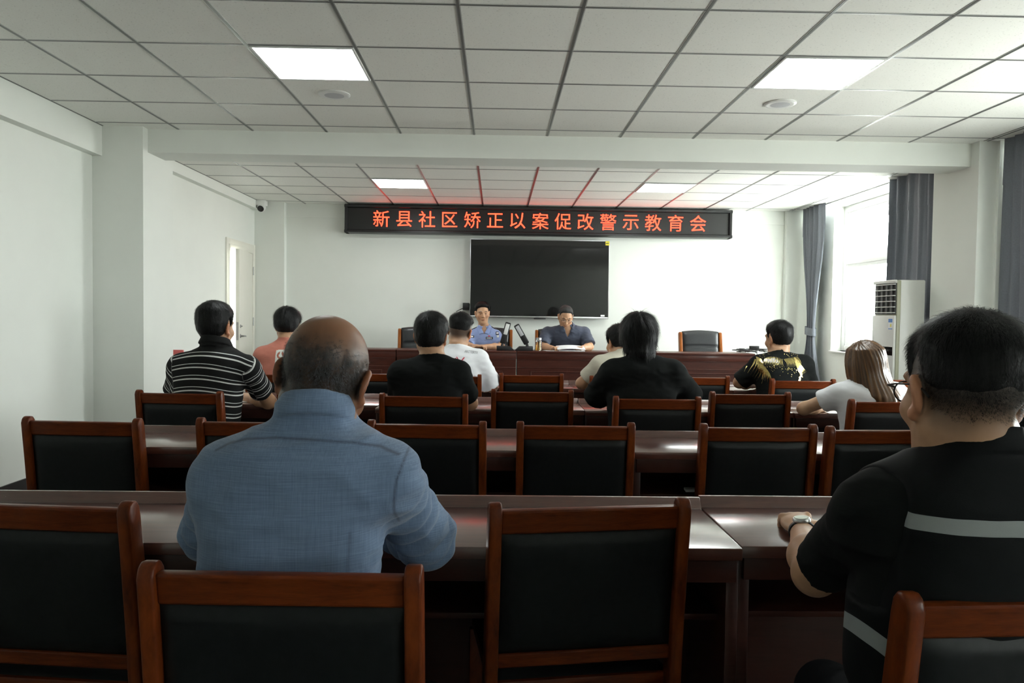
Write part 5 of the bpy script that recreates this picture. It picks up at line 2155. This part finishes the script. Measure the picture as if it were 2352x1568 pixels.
# ---------------------------------------------------------------- woman with long hair, third row
Y = 4.09
org = (at(1993, 960, Y).x, Y)
P = Person('woman with long brown hair in a white T-shirt, resting on the third row table', org, DEG(4), M['skin_pale'], .006)
rows = rows_px(org, Y, [(1000, 1928, 2062), (960, 1924, 2066), (925, 1922, 2068), (900, 1926, 2066), (884, 1940, 2050), (872, 1962, 2026), (862, 1974, 2014), (854, 1976, 2010)], hd=.108, lean=.12, base=(.17, .18, .155))
P.build(rows, (at(1984, 834, 4.13), DEG(10), DEG(-4), DEG(4)), (at(1931, 905, Y + .01), at(2058, 905, Y + .01)), (at(1846, 938, 4.24), at(2100, 945, 4.25)), (at(1908, 934, 4.40), at(2030, 935, 4.45)), neck_r=.046, head_scale=.97, arm=.86,
        hands=({'curl': .5, 'dir': (1, .35, 0), 'size': .88}, {'curl': .4, 'size': .88}))
P.shirt(M['c_white'], 't_shirt', sleeve=.50, grow=.005, sr=(.060, .066), rug=.0045, seed=26, neck_z=-.008, neck_cut=.06)
# hair: crown shell flowing into a long fall over the shoulders
F = Field(P.hc - np.array([.2, .2, .36]), P.hc + np.array([.2, .2, .18]), .006)
Rh, hc_ = P.R, P.hc
TT = lambda p: hc_ + Rh @ np.array(p, float)
F.add(*ellipsoid(TT((0, -.016, .034)), (.090, .108, .096), Rh), k=.02)
F.add(*ellipsoid(TT((-.066, -.005, -.03)), (.026, .055, .085), Rh), k=.03)
F.add(*ellipsoid(TT((.066, -.005, -.03)), (.026, .055, .085), Rh), k=.03)
# the fall, in garment space: over the back of the shoulders, drawn to the right
fall = [(hc_[0] - .008, hc_[1] - .02, hc_[2] + .06, .070, .075), (hc_[0] - .004, hc_[1] - .045, hc_[2] - .01, .092, .068), (hc_[0] + .018, hc_[1] - .085, hc_[2] - .10, .102, .055), (hc_[0] + .045, hc_[1] - .135, hc_[2] - .17, .092, .045), (hc_[0] + .066, hc_[1] - .150, hc_[2] - .22, .072, .035), (hc_[0] + .07, hc_[1] - .150, hc_[2] - .265, .04, .018)]
F.add(*loft([(z, w, d, x, y) for x, y, z, w, d in fall], 0, expo=2.0), k=.06)
# open the face
F.sub(*ellipsoid(TT((0, .12, -.055)), (.062, .10, .115), Rh), TT((0, .12, -.055)) - .13, TT((0, .12, -.055)) + .13, k=.02) if False else F.sub(ellipsoid(TT((0, .12, -.055)), (.062, .10, .115), Rh)[0], TT((0, .12, -.055)) - .13, TT((0, .12, -.055)) + .13, k=.02)
V, Q = F.mesh(2)
N = normals(V, Q)
ang = np.arctan2(V[:, 0] - hc_[0] - .25 * (hc_[2] - V[:, 2]), -(V[:, 1] - hc_[1]))
V = V + N * (np.abs(np.sin(ang * 19 + 4 * vnoise(V * np.array([6, 6, 3]), 3))) * .004 - .002 + vnoise(np.stack([ang * 16, V[:, 2] * 6, V[:, 2] * 0], 1), 4) * .003)[:, None]


def long_hair():
    t = NT('long_brown_hair')
    a = t.attr('ang')
    cmb = t.n('ShaderNodeCombineXYZ')
    t.l(a, cmb.inputs[0])
    sp = t.n('ShaderNodeSeparateXYZ')
    t.l(t.coord(), sp.inputs[0])
    t.l(t.math('MULTIPLY', sp.outputs[2], .25), cmb.inputs[1])
    f = t.noise(cmb.outputs[0], 9, 4, .65)
    f2 = t.noise(cmb.outputs[0], 60, 2, .6)
    m = t.math('ADD', t.math('MULTIPLY', f, .75), t.math('MULTIPLY', f2, .25))
    t.base(t.ramp(m, [(.36, (.030, .014, .006)), (.52, (.10, .046, .016)), (.68, (.27, .140, .045))]))
    t.set(Roughness=.34, Specular_IOR_Level=.5)
    t.bump(m, .22, .003)
    return t.m


np_mesh('hair', V, Q, long_hair(), P.root, {'ang': ang})

# ---------------------------------------------------------------- dark clothed person at the right edge, second row
Y = 2.70
org = (at(2415, 980, Y).x, Y)
P = Person('person with black hair in dark clothes, a sliver at the right photo edge', org, DEG(10), M['skin'], .008)
rows = rows_px(org, Y, [(1010, 2300, 2530), (960, 2298, 2532), (925, 2306, 2524), (900, 2330, 2500), (882, 2362, 2468), (868, 2382, 2448), (855, 2386, 2444)], hd=.12, lean=.08)
P.build(rows, (at(2412, 822, 2.75), DEG(20), 0, 0), (at(2320, 930, Y), at(2510, 930, Y)), (at(2310, 1000, 2.95), at(2530, 1000, 2.95)), (at(2390, 990, 3.15), at(2460, 990, 3.15)))
P.shirt(M['c_black'], 't_shirt', sleeve=.9, grow=.006, seed=28)
P.hair(M['hair_black'], nape=-.08, side=.0, top=.03, sidet=.022, seed=17, strands=3000, length=.035, width=.0013, lift=.3, backt=.02)

def in_poly(poly, x, z):
    c = False
    for (x0, z0), (x1, z1) in zip(poly, poly[1:] + poly[:1]):
        if (z0 > z) != (z1 > z) and x < (x1 - x0) * (z - z0) / (z1 - z0) + x0: c = not c
    return c


def collar_leaf(P, poly, mat):
    for s in (-1, 1):
        pts = [(P.nb[0] + s * x, P.nb[2] + z) for x, z in poly]
        xs, zs_ = [p[0] for p in pts], [p[1] for p in pts]
        cells = gridded(lambda x, z: in_poly(pts, x, z), min(xs), min(zs_), max(xs), max(zs_), .0025)
        o = P.project(cells, mat, 'collar', .007, None, False)
        if o:
            w = o.modifiers.new('weld', 'WELD')
            w.merge_threshold = .0004
            m = o.modifiers.new('thick', 'SOLIDIFY')
            m.thickness = .006
            m.offset = -1


M['rim'] = plain('spectacle_rim', (.16, .13, .10), .3, metal=.8)
# ---------------------------------------------------------------- policeman behind the desk
Y = 9.40
org = (at(1112, 800, Y).x, Y)
P = Person('policeman in a light blue uniform shirt sitting at the front desk', org, PI, M['skin'], .0055)
zz = lambda py: at(1110, py, Y).z


def front_rows(zs, hw, zn):
    return [(.44, .165, .12, 0, 0), (.55, .178, .125, 0, 0), (.70, .168, .122, 0, .0), (zs - .24, hw * .94, .122, 0, .02), (zs - .14, hw, .12, 0, .03), (zs - .06, hw * .95, .105, 0, .035), (zs - .015, hw * .72, .085, 0, .035), (zs + .02, hw * .45, .068, 0, .035), (zn, .062, .06, 0, .035)]


zs = zz(757)
P.build(front_rows(zs, .195, zs + .055), (at(1108, 719, 9.36), PI + DEG(8), DEG(-8), DEG(2)), (at(1138, 770, Y), at(1086, 770, Y)), (at(1152, 796, 9.22), at(1073, 796, 9.22)), (at(1106, 796, 9.06), at(1094, 796, 9.06)), neck_r=.058, head_scale=1.02, ear_red=.3,
        hands=({'curl': .9, 'dir': (-1, -.35, .1)}, {'curl': .9, 'dir': (1, -.35, .1)}))
P.shirt(M['c_blue'], 'uniform_shirt', sleeve=.80, grow=.006, sr=(.070, .068), rug=.003, seed=30, neck_z=-.004, neck_cut=.06, vneck=(.085, .55),
        collar=dict(r=.064, hgt=.05, thick=.006, tilt=.30, dz=.002, flare=.45, open_front=.75))
P.hair(M['hair_black'], nape=-.05, side=.018, front=.068, top=.026, sidet=.010, seed=18, strands=2500, length=.02, width=.002, lump=.003, lift=.2)
collar_leaf(P, [(.040, .022), (.046, -.002), (.008, -.072), (.058, -.088), (.092, -.012), (.075, .018)], M['c_blue'])
X_ = lambda px: -(at(px, 770, 9.28).x - org[0])
Z_ = lambda py: at(1110, py, 9.28).z


def quad(x0, y0, x1, y1, n=4):
    out = []
    for i in range(n):
        a, b = x0 + (x1 - x0) * i / n, x0 + (x1 - x0) * (i + 1) / n
        out.append(([(X_(a), Z_(y1)), (X_(b), Z_(y1)), (X_(b), Z_(y0)), (X_(a), Z_(y0))], [[0, 1, 2, 3]]))
    return out


P.project(quad(1116, 773, 1132, 778.5), M['c_navy_trim'], 'badge', .005, 'black name badge', False)
P.project(sum([quad(1118 + 2 * i, 774.4, 1119.2 + 2 * i, 777.2, 1) for i in range(6)], []), M['sticker'], 'badge_lettering', .007, 'white badge characters', False)
P.project(quad(1121, 770, 1126, 772.2, 2), M['flag_red'], 'flag_pin', .006, 'red flag pin', False)
P.project(quad(1078, 770.5, 1089, 775.5), M['c_navy_trim'], 'badge', .005, 'black and white chest badge', False)
P.project(quad(1080, 771.6, 1087, 774.4), M['sticker'], 'badge', .007, None, False)
for (a, b) in ((1112.5, 1131.5), (1076, 1091)):
    P.project(quad(a, 780.5, b, 781.2), M['print_grey'], 'pocket_flap', .005, None, False)
P.project(quad(1102.4, 762, 1103.2, 796, 1), M['print_grey'], 'button_placket', .004, None, False)
# shoulder boards
bv_ = BVHTree.FromPolygons([tuple(v) for v in P.shirt_V], [tuple(q) for q in P.shirt_Q])
for i in (0, 1):
    a = P.sh[i]
    sgn = 1 if a[0] > 0 else -1
    hit = bv_.ray_cast(Vector((a[0] * .86, a[1] + .0, 1.6)), Vector((0, 0, -1)))[0]
    h2 = bv_.ray_cast(Vector((a[0] * .60, a[1] + .0, 1.6)), Vector((0, 0, -1)))[0]
    Mb = Matrix.Translation((hit + h2) / 2 + Vector((0, 0, .007))) @ Matrix.Rotation(sgn * math.atan2(h2.z - hit.z, abs(hit.x - h2.x)), 4, 'Y')
    b = MB().box((-.062, -.028, -.004), (.062, .028, .004), .003, M=Mb).build('shoulder_board', M['c_navy_trim'], P.root)
    st = MB()
    for k in range(3): st.lathe([(0, .0042), (.008, .0042), (.006, .0075), (0, .008)], 5, M=Mb @ Matrix.Translation((sgn * (-.035 + .024 * k), .0, 0)))
    for k in range(2): st.box((sgn * .042 - .002 + k * sgn * .01, -.026, .0035), (sgn * .042 + .003 + k * sgn * .01, .026, .0065), M=Mb)
    st.build('rank_star', M['silver'], b)
# arm patch
a, e_ = P.sh[0], P.el[0]
P.project(quad(1138.5, 761, 1146, 768, 2), M['c_navy_trim'], 'arm_patch', .005, 'black and white arm patch', False)
P.project(quad(1140, 763, 1145, 765.6, 2), M['sticker'], 'arm_patch', .007, None, False)
P.project(quad(1141, 769, 1146, 774, 2), M['print_white'], 'arm_patch', .006, None, False)

# ---------------------------------------------------------------- man reading papers behind the desk
org = (at(1300, 800, Y).x, Y)
P = Person('man with spectacles and grey polo shirt bowed over white papers at the front desk', org, PI, M['skin'], .0055)
zs = zz(748)
P.build([(z, w, d, x, y + .10 * max(0, z - .75) / .45) for z, w, d, x, y in front_rows(zs, .215, zs + .045)], (at(1299, 727, 9.22), PI + DEG(2), DEG(-34), DEG(-3)), (at(1341, 764, Y - .08), at(1258, 764, Y - .08)), (at(1355, 796, 9.16), at(1245, 796, 9.16)), (at(1336, 799, 9.00), at(1270, 799, 9.00)), neck_r=.060, head_scale=1.03, ear_red=.2, arm=1.05,
        hands=({'curl': .75, 'dir': (-.45, -1, .1)}, {'curl': .75, 'dir': (.45, -1, .1)}), stub=None)
P.shirt(M['c_grey'], 'polo_shirt', sleeve=.86, grow=.008, sr=(.078, .080), rug=.006, seed=33, neck_z=-.004, neck_cut=.06, vneck=(.15, .42), elbow_fold=.004,
        collar=dict(r=.066, hgt=.055, thick=.007, tilt=.30, dz=.0, flare=.5, open_front=.8))
collar_leaf(P, [(.046, .022), (.060, -.004), (.030, -.078), (.082, -.095), (.104, -.014), (.080, .016)], M['c_grey'])
P.hair(hair_mat('hair_greying', (.022, .022, .022), (.07, .07, .07)), nape=-.05, side=.018, front=.075, top=.014, sidet=.007, seed=19, strands=2500, length=.012, width=.002, lump=.002, lift=.3)
P.glasses(M['rim'])
